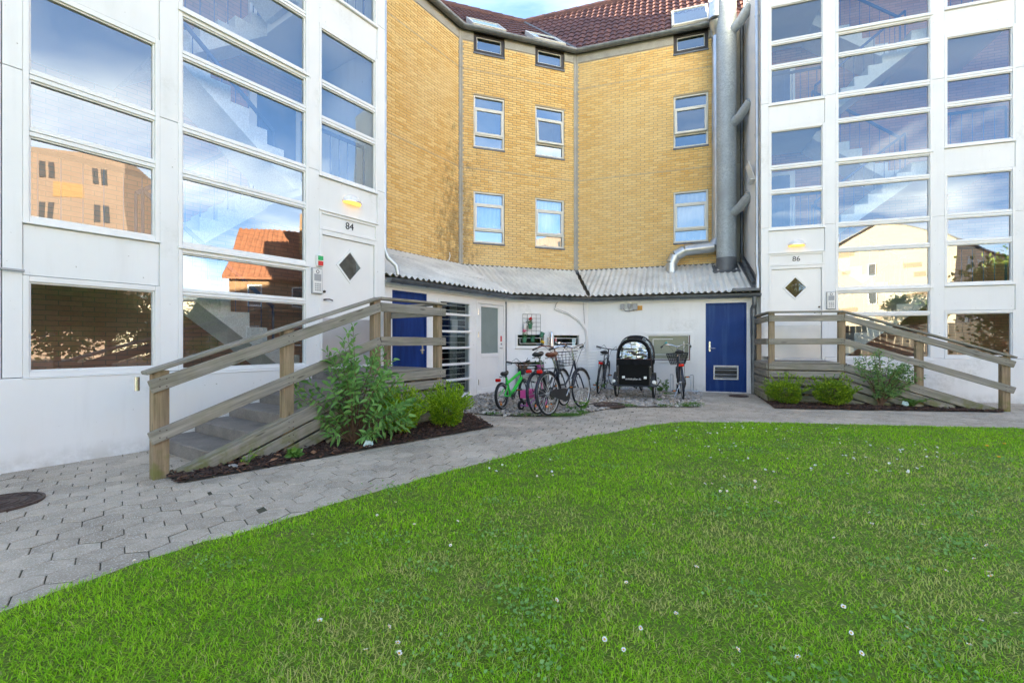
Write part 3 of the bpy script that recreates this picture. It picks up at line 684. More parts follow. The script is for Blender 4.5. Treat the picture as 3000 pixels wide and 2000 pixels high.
# ------------------------------------------------------------------ yellow brick building
c1 = P(FM, -2.1*BEND, 2.1); YB = thing('brick_building', 'yellow brick building with red pantiled roof behind the low white annex', 'building', (c1.x, c1.y, 0))
YO = 2.1; CS = YO*BEND          # corner sits CS beyond the annex corner on the side walls
Z0, Z1 = 3.36, 9.66
WX = {'M': [(-.32, .60), (1.551, 2.493)], 'R': [(2.109, 3.029)]}
ROWS = [(4.0, 5.46), (6.70, 8.18), (9.38, 9.93)]
bricks = []
def wall(fr, key, x0, x1, bx0, bx1, seed):
    holes = [(a, b, z0, z1) for (a, b) in WX.get(key, []) for (z0, z1) in ROWS]
    mb = MB(); wall_quads(mb, x0, x1, -.05, 9.95, YO, holes)
    for h in holes: reveals(mb, h, YO-.013, YO+.16)
    mb.build('wall', 'mortar', YB, fr)
    rnd = random.Random(seed); nc = int((Z1-Z0)/.0675)
    for j in range(nc):
        z0 = Z0+j*.0675+.005; z1 = z0+.0555
        iv = [(bx0, bx1)]
        for h in holes:
            if z0 < h[3]-.004 and z1 > h[2]+.004:
                iv = [q for (a, b) in iv for q in ((a, min(b, h[0])), (max(a, h[1]), b)) if q[1]-q[0] > .03]
        off = (j % 2)*.12+(.0 if key != 'L' else .03)
        for (a, b) in iv:
            k = math.floor((a-off)/.2405); x = off+k*.2405
            while x < b:
                xa, xb = max(a, x+.006), min(b, x+.2345)
                if xb-xa > .03: bricks.append((fr, xa, xb, z0, z1, rnd.random(), rnd.uniform(-.0015, .0015)))
                x += .2405
wall(FL, 'L', -14, CS, -2.5, CS-.07, 1); wall(FM, 'M', -CS, 2.178+CS, -CS+.07, 2.178+CS-.07, 2); wall(FR, 'R', -CS, 13, -CS+.07, 4.0, 3)
def brick_geo(mb, xa, xb, z0, z1, d, tint):
    y0, y1 = YO-.013+d, YO+.001; e = .003
    v = [(xa, y1, z0), (xb, y1, z0), (xb, y1, z1), (xa, y1, z1), (xa+e, y0, z0+e), (xb-e, y0, z0+e), (xb-e, y0, z1-e), (xa+e, y0, z1-e)]
    mb.add(v, [(4, 5, 6, 7), (0, 1, 5, 4), (1, 2, 6, 5), (2, 3, 7, 6), (3, 0, 4, 7)], tint=tint)
full = []; rest = []
for q in bricks:
    fr, xa, xb, z0, z1, t, d = q
    pts = [P(fr, xa, YO, z0), P(fr, xb, YO, z0), P(fr, xb, YO, z1), P(fr, xa, YO, z1)]
    vis = area_px(pts) if xb-xa > .2 else 0
    if fr is FL and xa < -1.9: vis = 0
    if fr is FR and xb > 3.0: vis = 0
    (full if vis else rest).append((vis, q))
full.sort(key=lambda q: -q[0]); rest += full[300:]
bvar = []
for k in range(8):
    mb = MB(); brick_geo(mb, -.1152, .1152, -.02875, .02875, 0, (k+.5)/8); bvar.append(mb.mesh('brick', 'brick_yellow'))
for vis, (fr, xa, xb, z0, z1, t, d) in full[:300]:
    o = link('brick', bvar[int(t*8) % 8], YB); p = P(fr, (xa+xb)/2, d, (z0+z1)/2)-YB.location; o.location = p; o.rotation_euler = (0, 0, fr[3])
for fr in (FL, FM, FR):
    mb = MB()
    for vis, q in rest:
        if q[0] is fr: brick_geo(mb, q[1], q[2], q[3], q[4], q[6], q[5])
    struct(mb.build('bricks', 'brick_yellow', YB, fr), 'stuff')
# concrete corner posts, eaves band, floor joints
for (fr, s0, s1) in ((FL, CS-.07, CS), (FM, -CS, -CS+.07), (FM, 2.178+CS-.075, 2.178+CS), (FR, -CS, -CS+.075), (FR, 3.72, 3.86)):
    for (za, zb) in ((3.36, 6.08), (6.086, 8.86), (8.866, 9.95)):
        mb = MB(); mb.box(s0+.001, YO-.03, za, s1-.001, YO+.02, zb, 0, .004); mb.build('concrete_post', 'concrete_light', YB, fr)
for (fr, segs) in ((FL, [(-2.6, CS-.07)]), (FM, [(-CS+.07, -.32), (.60, 1.551), (2.493, 2.178+CS-.07)]), (FR, [(-CS+.07, 2.109), (3.029, 3.72), (3.86, 4.0)])):
    for (a, b) in segs:
        mb = MB(); mb.box(a+.001, YO-.02, 9.665, b-.001, YO+.02, 9.95, 0, .004); mb.build('eaves_band', 'concrete_light', YB, fr)
for (fr, a, b) in ((FL, -2.5, CS-.07), (FM, -CS+.07, 2.178+CS-.07), (FR, -CS+.07, 3.72)):
    mb = MB()
    for z in (6.08, 8.86): mb.box(a, YO-.0155, z-.006, b, YO, z+.006)
    mb.build('movement_joint', 'concrete_light', YB, fr)
    mb = MB(); mb.box(a-.13, YO-.045, 3.25, b+.13, YO+.01, 3.37, 0, .004); mb.build('flashing', 'lead', YB, fr)
mat('cream_frame', (.66, .645, .58), .45, var=.05)
for key, fr in (('M', FM), ('R', FR)):
    for (x0, x1) in WX[key]:
        for ri, (z0, z1) in enumerate(ROWS):
            fm = 'dark_frame' if ri == 2 else 'cream_frame'; y = YO+.015
            mb = MB(); rect_frame(mb, x0+.002, x1-.002, z0+.002, z1-.002, y, y+.1, .05)
            h = z1-z0
            if ri < 2:
                za, zb = z0+.25*h, z0+.755*h
                mb.box(x0+.05, y+.002, za-.025, x1-.05, y+.1, za+.025, 0, .003); mb.box(x0+.05, y+.002, zb-.025, x1-.05, y+.1, zb+.025, 0, .003)
            w = mb.build('window', fm, YB, fr)
            mb = MB(); mb.box(x0-.01, YO-.04, z0-.05, x1+.01, YO+.05, z0-.001, 0, .004); mb.build('sill', 'lead', w)
            if ri < 2:
                mb = MB(); tilt = Matrix.Identity(4)
                if (key, ri) in (('M', 1), ('R', 1)) and x0 > 1: tilt = Matrix.Translation((0, y, zb)) @ Matrix.Rotation(rad(-5), 4, 'X') @ Matrix.Translation((0, -y, -zb))
                mb.M = tilt; rect_frame(mb, x0+.04, x1-.04, za+.01, zb-.01, y-.018, y+.05, .06); mb.build('opening_sash', fm, w)
                p = MB(); p.M = tilt; p.add([(x0+.09, y+.012, za+.06), (x1-.09, y+.012, za+.06), (x1-.09, y+.012, zb-.06), (x0+.09, y+.012, zb-.06)], [(0, 1, 2, 3)]); p.build('pane', 'glass_window', w)
                pane(x0+.05, x1-.05, z0+.05, za-.025, y+.05, w, 'glass_window'); pane(x0+.05, x1-.05, zb+.025, z1-.05, y+.05, w, 'glass_window')
            else:
                mb = MB(); rect_frame(mb, x0+.05, x1-.05, z0+.05, z1-.05, y-.01, y+.06, .045); mb.build('opening_sash', 'dark_frame', w)
                mb = MB(); rect_frame(mb, x0+.096, x1-.096, z0+.096, z1-.096, y+.0, y+.04, .015); mb.build('bead', 'cream_frame', w)
                pane(x0+.1, x1-.1, z0+.1, z1-.1, y+.03, w, 'glass_window')
            mb = MB(); room(mb, (x0, x1, z0, z1), YO+.16, .7 if ri else .5); mb.build('room', 'plaster' if ri == 0 else 'room_dark', w)
            if ri == 0:
                mb = MB(); n = 14
                for i in range(n):
                    a0 = x0+.03+(x1-x0-.06)*i/n; a1 = x0+.03+(x1-x0-.06)*(i+1)/n; k = .02 if i % 2 else 0
                    top = z1-.03; bot = z0+.03 if not (key == 'M' and x0 < 1) else z0+.3*h+abs(i-n/2)*.035
                    mb.add([(a0, YO+.2+k, bot), (a1, YO+.2+.02-k, bot), (a1, YO+.2+.02-k, top), (a0, YO+.2+k, top)], [(0, 1, 2, 3)])
                mb.build('curtain', 'curtain', w, smooth=True)
# roof planes
EO = .08
tanM, tanR = 3/(3.368+EO), 3/(2.416+EO)
VR = Vector((.437, 17.0, 13.0)); dL = 3.368
def RP(fr, s, d, tn, z=None): return P(fr, s, YO+d, 10.0+(d+EO)*tn if z is None else z)
sE = (YO-EO)*BEND
VL = RP(FL, (YO+dL)*BEND, dL, tanM)
E1 = RP(FM, -sE, -EO, tanM); E2 = RP(FM, 2.178+sE, -EO, tanM)
mb = MB()
mb.add([tuple(v) for v in (E1, E2, VR, VL)], [(0, 1, 2, 3)])
mb.add([tuple(v) for v in (RP(FL, -14, -EO, tanM), E1, VL, RP(FL, -14, dL, tanM))], [(0, 1, 2, 3)])
dR = 2.416
mb.add([tuple(v) for v in (E2, RP(FR, 13, -EO, tanR), RP(FR, 13, dR, tanR), VR)], [(0, 1, 2, 3)])
# rear slopes, rear and end walls close the building
rM = [P(FM, -8*BEND*1.3, YO+8, 9.5), P(FM, 2.178+8*BEND*1.2, YO+8, 9.5)]; rL = P(FL, -14, YO+8, 9.5); rR = P(FR, 13, YO+7, 9.5)
mb.add([tuple(v) for v in (VL, VR, rM[1], rM[0])], [(0, 1, 2, 3)]); mb.add([tuple(v) for v in (RP(FL, -14, dL, tanM), VL, rM[0], rL)], [(0, 1, 2, 3)]); mb.add([tuple(v) for v in (VR, RP(FR, 13, dR, tanR), rR, rM[1])], [(0, 1, 2, 3)])
mb.build('roof', 'roof_tile', YB, WORLD)
mb = MB()
loop = [P(FL, -14, YO, 10), rL, rM[0], rM[1], rR, P(FR, 13, YO, 10)]
for a, b in zip(loop, loop[1:]): mb.add([(a.x, a.y, -.1), (b.x, b.y, -.1), (b.x, b.y, max(b.z, 9.5)), (a.x, a.y, max(a.z, 9.5))], [(0, 1, 2, 3)])
for a, b, c in ((RP(FL, -14, -EO, tanM), RP(FL, -14, dL, tanM), rL), (RP(FR, 13, -EO, tanR), RP(FR, 13, dR, tanR), rR)): mb.add([tuple(a), tuple(b), tuple(c)], [(0, 1, 2)])
mb.build('rear_wall', 'house_brick', YB, WORLD)
# pantiles
def tile_mesh(tint):
    mb = MB(); n = 7; w = .225; L = .4; vs = []; prof = []
    for i in range(n):
        u = i/(n-1); prof.append((u*w-.1*w, .03*math.sin(math.pi*(u*1.45-.12))+.006))
    for (y, dz) in ((0, .022), (L, 0)):
        for (x, h) in prof: vs.append((x, y, h+dz))
    for (x, h) in prof: vs.append((x, 0, h+.004))
    fs = [(i, i+1, n+i+1, n+i) for i in range(n-1)]+[(2*n+i, 2*n+i+1, i+1, i) for i in range(n-1)]
    mb.add(vs, fs, tint=tint); return mb
tiles = []
def tile_field(fr, tn, s0, s1, dmax, ok):
    cs = 1/math.sqrt(1+tn*tn); pitch = math.atan(tn); j = 0
    while True:
        d = -EO-.06+j*.335*cs
        if d > dmax: break
        i = 0
        while s0+i*.2 < s1:
            s = s0+i*.2
            if ok(s+.1, d+.13): tiles.append((fr, s, d, tn, pitch))
            i += 1
        j += 1
kR = (-3.10+sE)/(2.416+EO)
skyl = {'M': [(-.36, .64), (1.51, 2.53)], 'R': [(2.06, 3.07)]}
def in_sky(key, s, d): return any(a-.05 < s < b+.02 and .02 < d < .78 for a, b in skyl[key])
tile_field(FR, tanR, -3.3, 5.6, dR-.05, lambda s, d: s > -sE+(d+EO)*kR-.06 and not in_sky('R', s, d))
kM = (2.432-(2.178+sE))/(3.368+EO)
tile_field(FM, tanM, -2.4, 3.0, dL-.05, lambda s, d: s < 2.178+sE+(d+EO)*kM+.03 and s > -(YO+d)*BEND-.05 and not in_sky('M', s, d))
def tile_M(q):
    fr, s, d, tn, pitch = q; p = RP(fr, s, d, tn); p.z += .02
    return Matrix.Translation(p) @ Matrix.Rotation(fr[3], 4, 'Z') @ Matrix.Rotation(pitch-.03, 4, 'X')
tiles.sort(key=lambda q: -area_px([tile_M(q)@Vector(c) for c in ((0, 0, 0), (.2, 0, 0), (.2, .33, 0), (0, .33, 0))]))
tv = [tile_mesh((k+.5)/7).mesh('roof_tile', 'roof_tile', True) for k in range(7)]
for q in tiles[:300]:
    o = link('roof_tile', random.choice(tv), YB); M = tile_M(q); o.location = M.translation-YB.location; o.rotation_euler = M.to_euler()
mb = MB()
for q in tiles[300:]:
    t = tile_mesh(random.random()); M = tile_M(q); mb.add([M@Vector(v) for v in t.v], t.f, tint=t.t[0] if False else random.random())
struct(mb.build('roof_tiles', 'roof_tile', YB, WORLD, True), 'stuff')
mb = MB()
for (a, b) in ((VL, VR), (VR, RP(FR, 13, dR, tanR))):
    n = int((b-a).length/.4)
    for i in range(n): mb.tube([a.lerp(b, i/n)+Vector((0, 0, .03)), a.lerp(b, (i+1)/n)+Vector((0, 0, .03))], [.115, .13], 8, tint=random.random())
mb.build('ridge_tiles', 'roof_tile', YB, WORLD, True)
mb = MB(); mb.tube([E2+Vector((0, 0, .03)), VR+Vector((0, 0, .03))], .07, 6); mb.build('valley_lead', 'lead', YB, WORLD)
for key, fr, tn in (('M', FM, tanM), ('R', FR, tanR)):
    for (a, b) in skyl[key]:
        M = Matrix.Translation(RP(fr, 0, 0.0, tn)) @ Matrix.Rotation(fr[3], 4, 'Z') @ Matrix.Rotation(math.atan(tn), 4, 'X')
        L = .8*math.sqrt(1+tn*tn); mb = MB(); mb.M = M
        for (x0, y0, x1, y1) in ((a, 0, a+.07, L), (b-.07, 0, b, L), (a+.07, 0, b-.07, .07), (a+.07, L-.07, b-.07, L)): mb.box(x0, y0, -.02, x1, y1, .12, 0, .01)
        mb.box(a, -.1, .0, b, -.001, .06, 1)
        k = mb.build('skylight', ['cream_frame', 'lead'], YB, WORLD)
        mb = MB(); mb.M = M; mb.add([(a+.07, .07, .1), (b-.07, .07, .1), (b-.07, L-.07, .1), (a+.07, L-.07, .1)], [(0, 1, 2, 3)]); g = mb.build('pane', 'glass_window', k)
        mb = MB(); mb.M = M; mb.add([(a+.07, .07, .03), (b-.07, .07, .03), (b-.07, L-.07, .03), (a+.07, L-.07, .03)], [(0, 1, 2, 3)]); mb.build('blind', 'curtain', k)
def trough(mb, pts, r, n=9, th=.006):
    pts = [Vector(p) for p in pts]; vs = []; k = len(pts); m = 2*n
    for i, p in enumerate(pts):
        a = pts[max(0, i-1)]; b = pts[min(k-1, i+1)]; t = (b-a).normalized(); x = Vector((t.y, -t.x, 0)); sc = 1/max(.5, (b-p).normalized().dot(t)) if 0 < i < k-1 else 1
        for rr in (r, r-th):
            for j in range(n):
                q = math.pi+math.pi*j/(n-1); vs.append(p+x*math.cos(q)*rr*sc+Vector((0, 0, math.sin(q)*rr)))
    fs = []
    for i in range(k-1):
        a, b = i*m, (i+1)*m
        for j in range(n-1): fs.append((a+j, a+j+1, b+j+1, b+j)); fs.append((a+n+j, b+n+j, b+n+j+1, a+n+j+1))
        fs.append((a, b, b+n, a+n)); fs.append((a+n-1, a+m-1, b+m-1, b+n-1))
    for e in (0, (k-1)*m): fs.append([e+j for j in range(n)])
    mb.add(vs, fs)
def gutter(root, fr, s0, s1, off, z, r, step, m):
    mb = MB(); a, b = P(fr, s0, off, z), P(fr, s1, off, z); trough(mb, [a, b], r); g = mb.build('gutter', m, root, WORLD, True)
    s = s0+.3
    while s < s1-.1:
        mb = MB(); trough(mb, [P(fr, s-.012, off, z), P(fr, s+.012, off, z)], r+.006, 9, .01); o = mb.build('bracket', m, g, None, True); s += step
GO = YO-EO-.075; gE = GO*BEND
gutter(YB, FL, -2.6, gE, GO, 9.98, .095, .8, 'zinc_dark'); gutter(YB, FM, -gE, 2.178+gE, GO, 9.98, .095, .8, 'zinc_dark'); gutter(YB, FR, -gE, 3.35, GO, 9.98, .095, .8, 'zinc_dark')
for (fr, a, b) in ((FL, -14, sE), (FM, -sE, 2.178+sE), (FR, -sE, 13)):
    mb = MB(); mb.box(a, YO-EO+.0, 9.93, b, YO+.02, 9.955); mb.build('soffit', 'dark_frame', YB, fr)
# ------------------------------------------------------------------ low white annex with corrugated roof
AN = thing('annex', 'low white annex with corrugated roof and blue doors in front of the brick building', 'building', (A[0], A[1], 0))
DOORL = (-3.569, -2.711, .03, 2.115); LOUV = (-2.389, -1.39, .06, 2.05); DOORW = (-1.184, -.082, .04, 2.105)
MW = [(.216, .998, 1.05, 1.405), (1.176, 1.964, 1.06, 1.40), (.216, .998, .39, .745)]; RW = (1.397, 2.508, .68, 1.425); DOORR = (2.791, 3.669, .02, 2.107)
for (fr, a, b, holes) in ((FL, -3.83, 0, [DOORL, LOUV, DOORW]), (FM, 0, 2.178, MW), (FR, 0, 3.915, [RW, DOORR])):
    mb = MB(); wall_quads(mb, a, b, -.05, 2.36, 0, holes)
    for h in holes: reveals(mb, h, 0, .14)
    mb.build('wall', 'white_panel', AN, fr)
    mb = MB()
    for h in holes: room(mb, h, .14, 1.2 if h is LOUV else .5)
    mb.build('room', 'room_dark', AN, fr)
def blue_door(fr, h, hs, vent):
    x0, x1, z0, z1 = h; bm = 'blue_worn' if vent else 'blue_paint'
    mb = MB(); rect_frame(mb, x0+.002, x1-.002, z0, z1-.002, .004, .1, .035); mb.build('door_frame', bm, AN, fr)
    mb = MB(); mb.box(x0+.037, .022, z0+.02, x1-.037, .07, z1-.037, 0, .004); d = mb.build('door', bm, AN, fr)
    hx = x1-.1 if hs > 0 else x0+.09; s = -hs
    mb = MB(); mb.box(hx-.022, .012, .96, hx+.022, .021, 1.2, 0, .004); mb.build('handle_plate', 'steel', d)
    mb = MB(); mb.cyl((hx, .012, 1.04), (hx, -.03, 1.04), .009, 8); mb.tube([(hx, -.03, 1.04), (hx+s*.12, -.032, 1.038)], .009, 8); mb.build('door_handle', 'steel', d, None, True)
    if vent:
        a, b, c, e = 2.963, 3.498, .306, .637
        mb = MB(); rect_frame(mb, a, b, c, e, -.006, .021, .03); v = mb.build('vent_grille', 'steel_dull', d)
        mb = MB(); mb.add([(a+.03, .019, c+.03), (b-.03, .019, c+.03), (b-.03, .019, e-.03), (a+.03, .019, e-.03)], [(0, 1, 2, 3)]); mb.build('vent_void', 'ink', v)
        for k in range(4):
            z = c+.055+k*.062+(.0 if k < 2 else .045)
            mb = MB(); mb.obox(Matrix.Translation(((a+b)/2, .006, z)) @ Matrix.Rotation(rad(35), 4, 'X'), b-a-.062, .04, .004); mb.build('louvre_blade', 'steel_dull', v)
blue_door(FL, DOORL, 1, False); blue_door(FR, DOORR, -1, True)
# louvred strip window
x0, x1, z0, z1 = LOUV; mb = MB(); rect_frame(mb, x0, x1, z0, z1, -.012, .12, .05)
lw = mb.build('window', 'white_frame', AN, FL); rails = [.407, .731, 1.068, 1.404, 1.754]
mb = MB(); mb.box(x0-.03, -.045, z0-.045, x1+.03, .05, z0-.001, 0, .006); mb.build('sill', 'white_frame', lw)
for z in rails: mb = MB(); mb.box(x0+.0, -.03, z-.024, x1+.015, .05, z+.024, 0, .006); mb.build('transom', 'white_frame', lw)
lv = [z0+.05]+[z+.024 for z in rails]; hv = [z-.024 for z in rails]+[z1-.05]
for a, b in zip(lv, hv):
    pane(x0+.05, x1-.05, a, b, .03, lw, 'glass_dark')
    mb = MB()
    for k in (.3, .74): mb.cyl((x0+.07, .06, a+(b-a)*k), (x1-.1, .06, a+(b-a)*k), .007, 6)
    mb.cyl((x0+.07, .06, a+(b-a)*.3), (x0+.07, .06, a+(b-a)*.74), .007, 6); mb.cyl((x1-.1, .06, a+(b-a)*.3), (x1-.1, .06, a+(b-a)*.74), .007, 6); mb.build('security_bar', 'white_frame', lw)
mb = MB(); mb.box(x1-.33, .3, z0, x1-.1, .34, z1, 0); mb.build('inner_panel', 'frosted', lw)
mb = MB(); mb.box(-1.88, .1, 1.44, -1.7, .11, 1.65); mb.build('paper_star', 'curtain', lw)
# glazed white door
x0, x1, z0, z1 = DOORW
mb = MB(); rect_frame(mb, x0, x1, z0, z1, -.006, .1, .06); mb.build('door_frame', 'white_frame', AN, FL)
mb = MB(); a, b, c, e = x0+.065, x1-.065, z0+.03, z1-.065; ya, yb = .012, .07
mb.box(a, ya, c, a+.115, yb, e, 0, .004); mb.box(b-.2, ya, c, b, yb, e, 0, .004)
for (zz0, zz1) in ((c, .15), (.84, .93), (1.98, e)): mb.box(a+.115, ya, zz0, b-.2, yb, zz1, 0, .004)
mb.box(a+.115, ya+.012, .15, b-.2, yb, .84, 0, .0)
wd = mb.build('door', 'white_frame', AN, FL)
pane(a+.1, b-.19, .925, 1.985, .036, wd, 'frosted', 'frosted_pane')
mb = MB(); mb.cyl((b-.1, .012, 1.04), (b-.1, -.03, 1.04), .01, 8); mb.tube([(b-.1, -.03, 1.04), (b-.2, -.03, 1.04)], .009, 8); mb.cyl((b-.1, .012, 1.14), (b-.1, -.004, 1.14), .022, 10); mb.build('door_handle', 'steel', wd, None, True)
mb = MB(); mb.box(b-.125, .004, 1.2, b-.075, .0115, 1.33); mb.build('sticker', 'red_plastic', wd)
for z in (.3, 1.35, 1.85): mb = MB(); mb.cyl((x0+.06, -.004, z-.06), (x0+.06, -.004, z+.06), .012, 8); mb.build('hinge', 'steel', wd, None, True)
mb = MB(); mb.box(x1+.002, -.02, .0, x1+.03, .02, 2.15); mb.build('door_jamb_strip', 'zinc_dark', AN, FL)
# small strip windows with grilles on the middle wall
for i, (x0, x1, z0, z1) in enumerate(MW):
    mb = MB(); rect_frame(mb, x0+.001, x1-.001, z0+.001, z1-.001, -.018, .1, .045); w = mb.build('window', 'white_frame', AN, FM)
    pane(x0+.045, x1-.045, z0+.045, z1-.045, .05, w, 'glass_dark')
    mb = MB(); zt, zb = z1-.12, z0+.1
    for (p, q) in (((x0+.05, zt), (x1-.05, zt)), ((x0+.12, zb), (x1-.12, zb))): mb.cyl((p[0], .03, p[1]), (q[0], .03, q[1]), .008, 6)
    for x in (x0+.12, x1-.12): mb.cyl((x, .03, zb), (x, .03, zt), .008, 6)
    mb.build('grille', 'white_frame', w)
    mb = MB(); mb.box(x0-.02, -.04, z0-.03, x1+.02, .03, z0, 0, .005); mb.build('sill', 'white_frame', w)
    if i == 1:
        mb = MB(); mb.box(x0+.09, .047, 1.2, x0+.15, .049, 1.3); mb.build('sticker', 'red_plastic', w)
        mb = MB(); mb.box(x1-.21, .047, 1.1, x1-.12, .049, 1.27); mb.build('sticker', 'tag_paper', w)
# obscured window on the right wall
x0, x1, z0, z1 = RW; mb = MB(); rect_frame(mb, x0, x1, z0, z1, -.02, .1, .06); w = mb.build('window', 'white_frame', AN, FR)
mb = MB(); rect_frame(mb, x0+.062, x1-.062, z0+.062, z1-.062, .0, .08, .03); mb.box(x0+.062, -.008, z0+.062, x1-.062, .0, z0+.1); mb.box(x1-.1, -.008, z0+.1, x1-.062, .0, z1-.08); mb.build('sash', 'white_frame', w)
mb = MB(); mb.box(x1-.085, -.022, z0+.07, x1-.064, -.009, z1-.08); mb.box(x0+.07, -.022, z0+.066, x1-.086, -.009, z0+.086); mb.build('rusty_trim', 'rust_frame', w)
pane(x0+.09, x1-.09, z0+.09, z1-.09, .045, w, 'frosted_warm', 'obscured_pane')
mb = MB()
for (p, q) in (((x0+.2, z1-.17), (x1-.45, z1-.17)), ((x1-.2, z1-.22), (x1-.2, z0+.2)), ((x0+.2, z0+.2), (x1-.2, z0+.2)), ((x0+.2, z0+.2), (x0+.2, z1-.17))): mb.cyl((p[0], .03, p[1]), (q[0], .03, q[1]), .008, 6)
mb.build('grille', 'white_frame', w)
# roof sheets
EZ, SL, PITCH = 2.35, .44, .146
def rz(y): return EZ+SL*(y+.1)
def corr(fr, x0, x1, ya, yb, lift, clip, tilt=0.):
    n = int(round((x1-x0)/PITCH*8)); mb = MB(); cols = []
    for i in range(n+1):
        x = x0+(x1-x0)*i/n; y0 = max(ya, clip(x)); cols.append((x, y0))
    vs = []; fs = []; k = 5
    for (x, y0) in cols:
        y0 = min(y0, yb)
        for j in range(k+1):
            y = y0+(yb-y0)*j/k; h = .024*math.cos(2*math.pi*x/PITCH)+lift+tilt*(x-x0); vs.append((x, y, rz(y)+h+.02)); vs.append((x, y, rz(y)+h+.012))
    m = 2*(k+1)
    for i in range(n):
        if cols[i][1] >= yb and cols[i+1][1] >= yb: continue
        a, b = i*m, (i+1)*m
        for j in range(k): fs.append((a+2*j, b+2*j, b+2*j+2, a+2*j+2)); fs.append((a+2*j+1, a+2*j+3, b+2*j+3, b+2*j+1))
        fs.append((a, a+1, b+1, b))
    if not fs: return
    mb.add(vs, fs); mb.build('roof_sheet', 'fibre_cement', AN, fr, True)
COURSES = [(-.12, .8, 0.), (.7, 1.5, .012), (1.4, 2.08, .024)]
def lay_roof(fr, x0, x1, clip, jit):
    for (ya, yb, lf) in COURSES:
        x = x0
        while x < x1-.01:
            e = min(x+PITCH*7, x1); corr(fr, x, e-.003, ya, yb, lf+random.uniform(0, .006), clip); x = e
lay_roof(FL, -3.83, CS+.05, lambda x: (x-.03)/BEND if x > .03 else -9, 0)
lay_roof(FM, -CS, 2.178+CS-.02, lambda x: max(-x/BEND if x < 0 else -9, (x-2.178+.05)/BEND if x > 2.128 else -9), 0)
lay_roof(FR, -CS+.06, 3.9, lambda x: -(x-.06)/BEND if x < .06 else -9, 0)
mb = MB()
for fr, q in ((FL, [(-3.83, -.1), (-.0, -.1), (CS, 2.1), (-3.83, 2.1)]), (FM, [(0, -.1), (2.178, -.1), (2.178+CS, 2.1), (-CS, 2.1)]), (FR, [(0, -.1), (3.92, -.1), (3.92, 2.1), (-CS, 2.1)])):
    mb.add([tuple(P(fr, s, y, rz(y)-.04)) for s, y in q], [(0, 1, 2, 3)])
mb.build('roof_underlay', 'dark_frame', AN, WORLD)
GA = -.2
gutter(AN, FL, -3.82, GA*BEND, GA, 2.285, .078, .62, 'zinc_dark'); gutter(AN, FM, -GA*BEND, 2.178+GA*BEND, GA, 2.285, .078, .62, 'zinc_dark'); gutter(AN, FR, -GA*BEND, 3.93, GA, 2.285, .078, .62, 'zinc_dark')
for (fr, a, b) in ((FL, -3.83, 0), (FM, 0, 2.178), (FR, 0, 3.91)):
    mb = MB(); mb.box(a+.002, -.03, 2.16, b-.002, -.003, 2.33, 0, .004); mb.build('fascia', 'white_frame', AN, fr)
# edge flashing between roof and right tower
mb = MB(); mb.beam((3.84, -.2, rz(-.2)+.06), (3.84, 2.02, rz(2.02)+.06), .14, .05); mb.beam((3.905, -.1, rz(-.1)+.14), (3.905, 2.05, rz(2.05)+.14), .012, .2); mb.build('edge_flashing', 'lead', AN, FR)
mb = MB(); mb.box(3.35, -.21, 2.35, 3.95, -.08, 2.42, 0, .004); mb.build('edge_flashing', 'lead', AN, FR)

def root_at(name, label, cat, fr, s, o, z=0., group=None):
    p = P(fr, s, o, z); return thing(name, label, cat, (p.x, p.y, p.z), fr[3], group)
def at(fr, s, o, z): return lambda pts: [(a-s, b-o, c-z) for a, b, c in pts]
# ------------------------------------------------------------------ ventilation flue and ducts
def galv_mat():
    m, t, b, o = nodes('galv'); p = coords(t)
    v = NN(t, 'ShaderNodeTexVoronoi', i_Scale=34.); t.links.new(p, v.inputs['Vector'])
    g = NN(t, 'ShaderNodeSeparateColor'); t.links.new(v.outputs['Color'], g.inputs[0])
    c = mixc(t, g.outputs[0], (.3, .34, .36), (.44, .485, .51)); c = mixc(t, ramp(t, noise_n(t, p, 1.5, 5), .4, .7), c, (.3, .33, .35))
    t.links.new(c, b.inputs['Base Color']); b.inputs['Metallic'].default_value = .25; b.inputs['Roughness'].default_value = .55
galv_mat()
r = root_at('ventilation_flue', 'wide galvanised flue rising from the annex roof past the gutter', 'flue', FR, 3.43, 1.62, 3.05); q = at(FR, 3.43, 1.62, 3.05)
zs = [3.42, 4.2, 6.35, 9.3, 12.2, 14]
for a, b in zip(zs, zs[1:]):
    mb = MB(); mb.tube(q([(3.43, 1.62, a+.002), (3.43, 1.62, b-.002)]), .245, 32, cap=False); mb.tube(q([(3.43, 1.62, b-.025), (3.43, 1.62, b-.003)]), .249, 32, cap=False); mb.build('pipe_section', 'galv', r, None, True)
mb = MB(); mb.tube(q([(3.43, 1.62, 2.95), (3.43, 1.62, 3.42)]), .25, 32); mb.build('collar', 'lead', r, None, True)
mb = MB(); mb.box(-.36, -.42, rz(1.2)-3.05+.04, .3, .3, rz(1.2)-3.05+.06); o = mb.build('base_flashing', 'lead', r); o.rotation_euler = (math.atan(SL), 0, 0); o.location = (0, .0, .19)
for z in (4.65, 7.0, 9.45):
    mb = MB(); mb.tube(q([(3.5, 1.55, z-.1), (3.72, 1.35, z+.02), (3.93, 1.12, z+.27)]), .12, 16); mb.build('branch_pipe', 'galv', r, None, True)
r = root_at('spiral_duct', 'spiral seamed duct bending from the annex roof to behind the wide flue', 'duct', FR, 2.05, 1.62, 3.2); q = at(FR, 2.05, 1.62, 3.2)
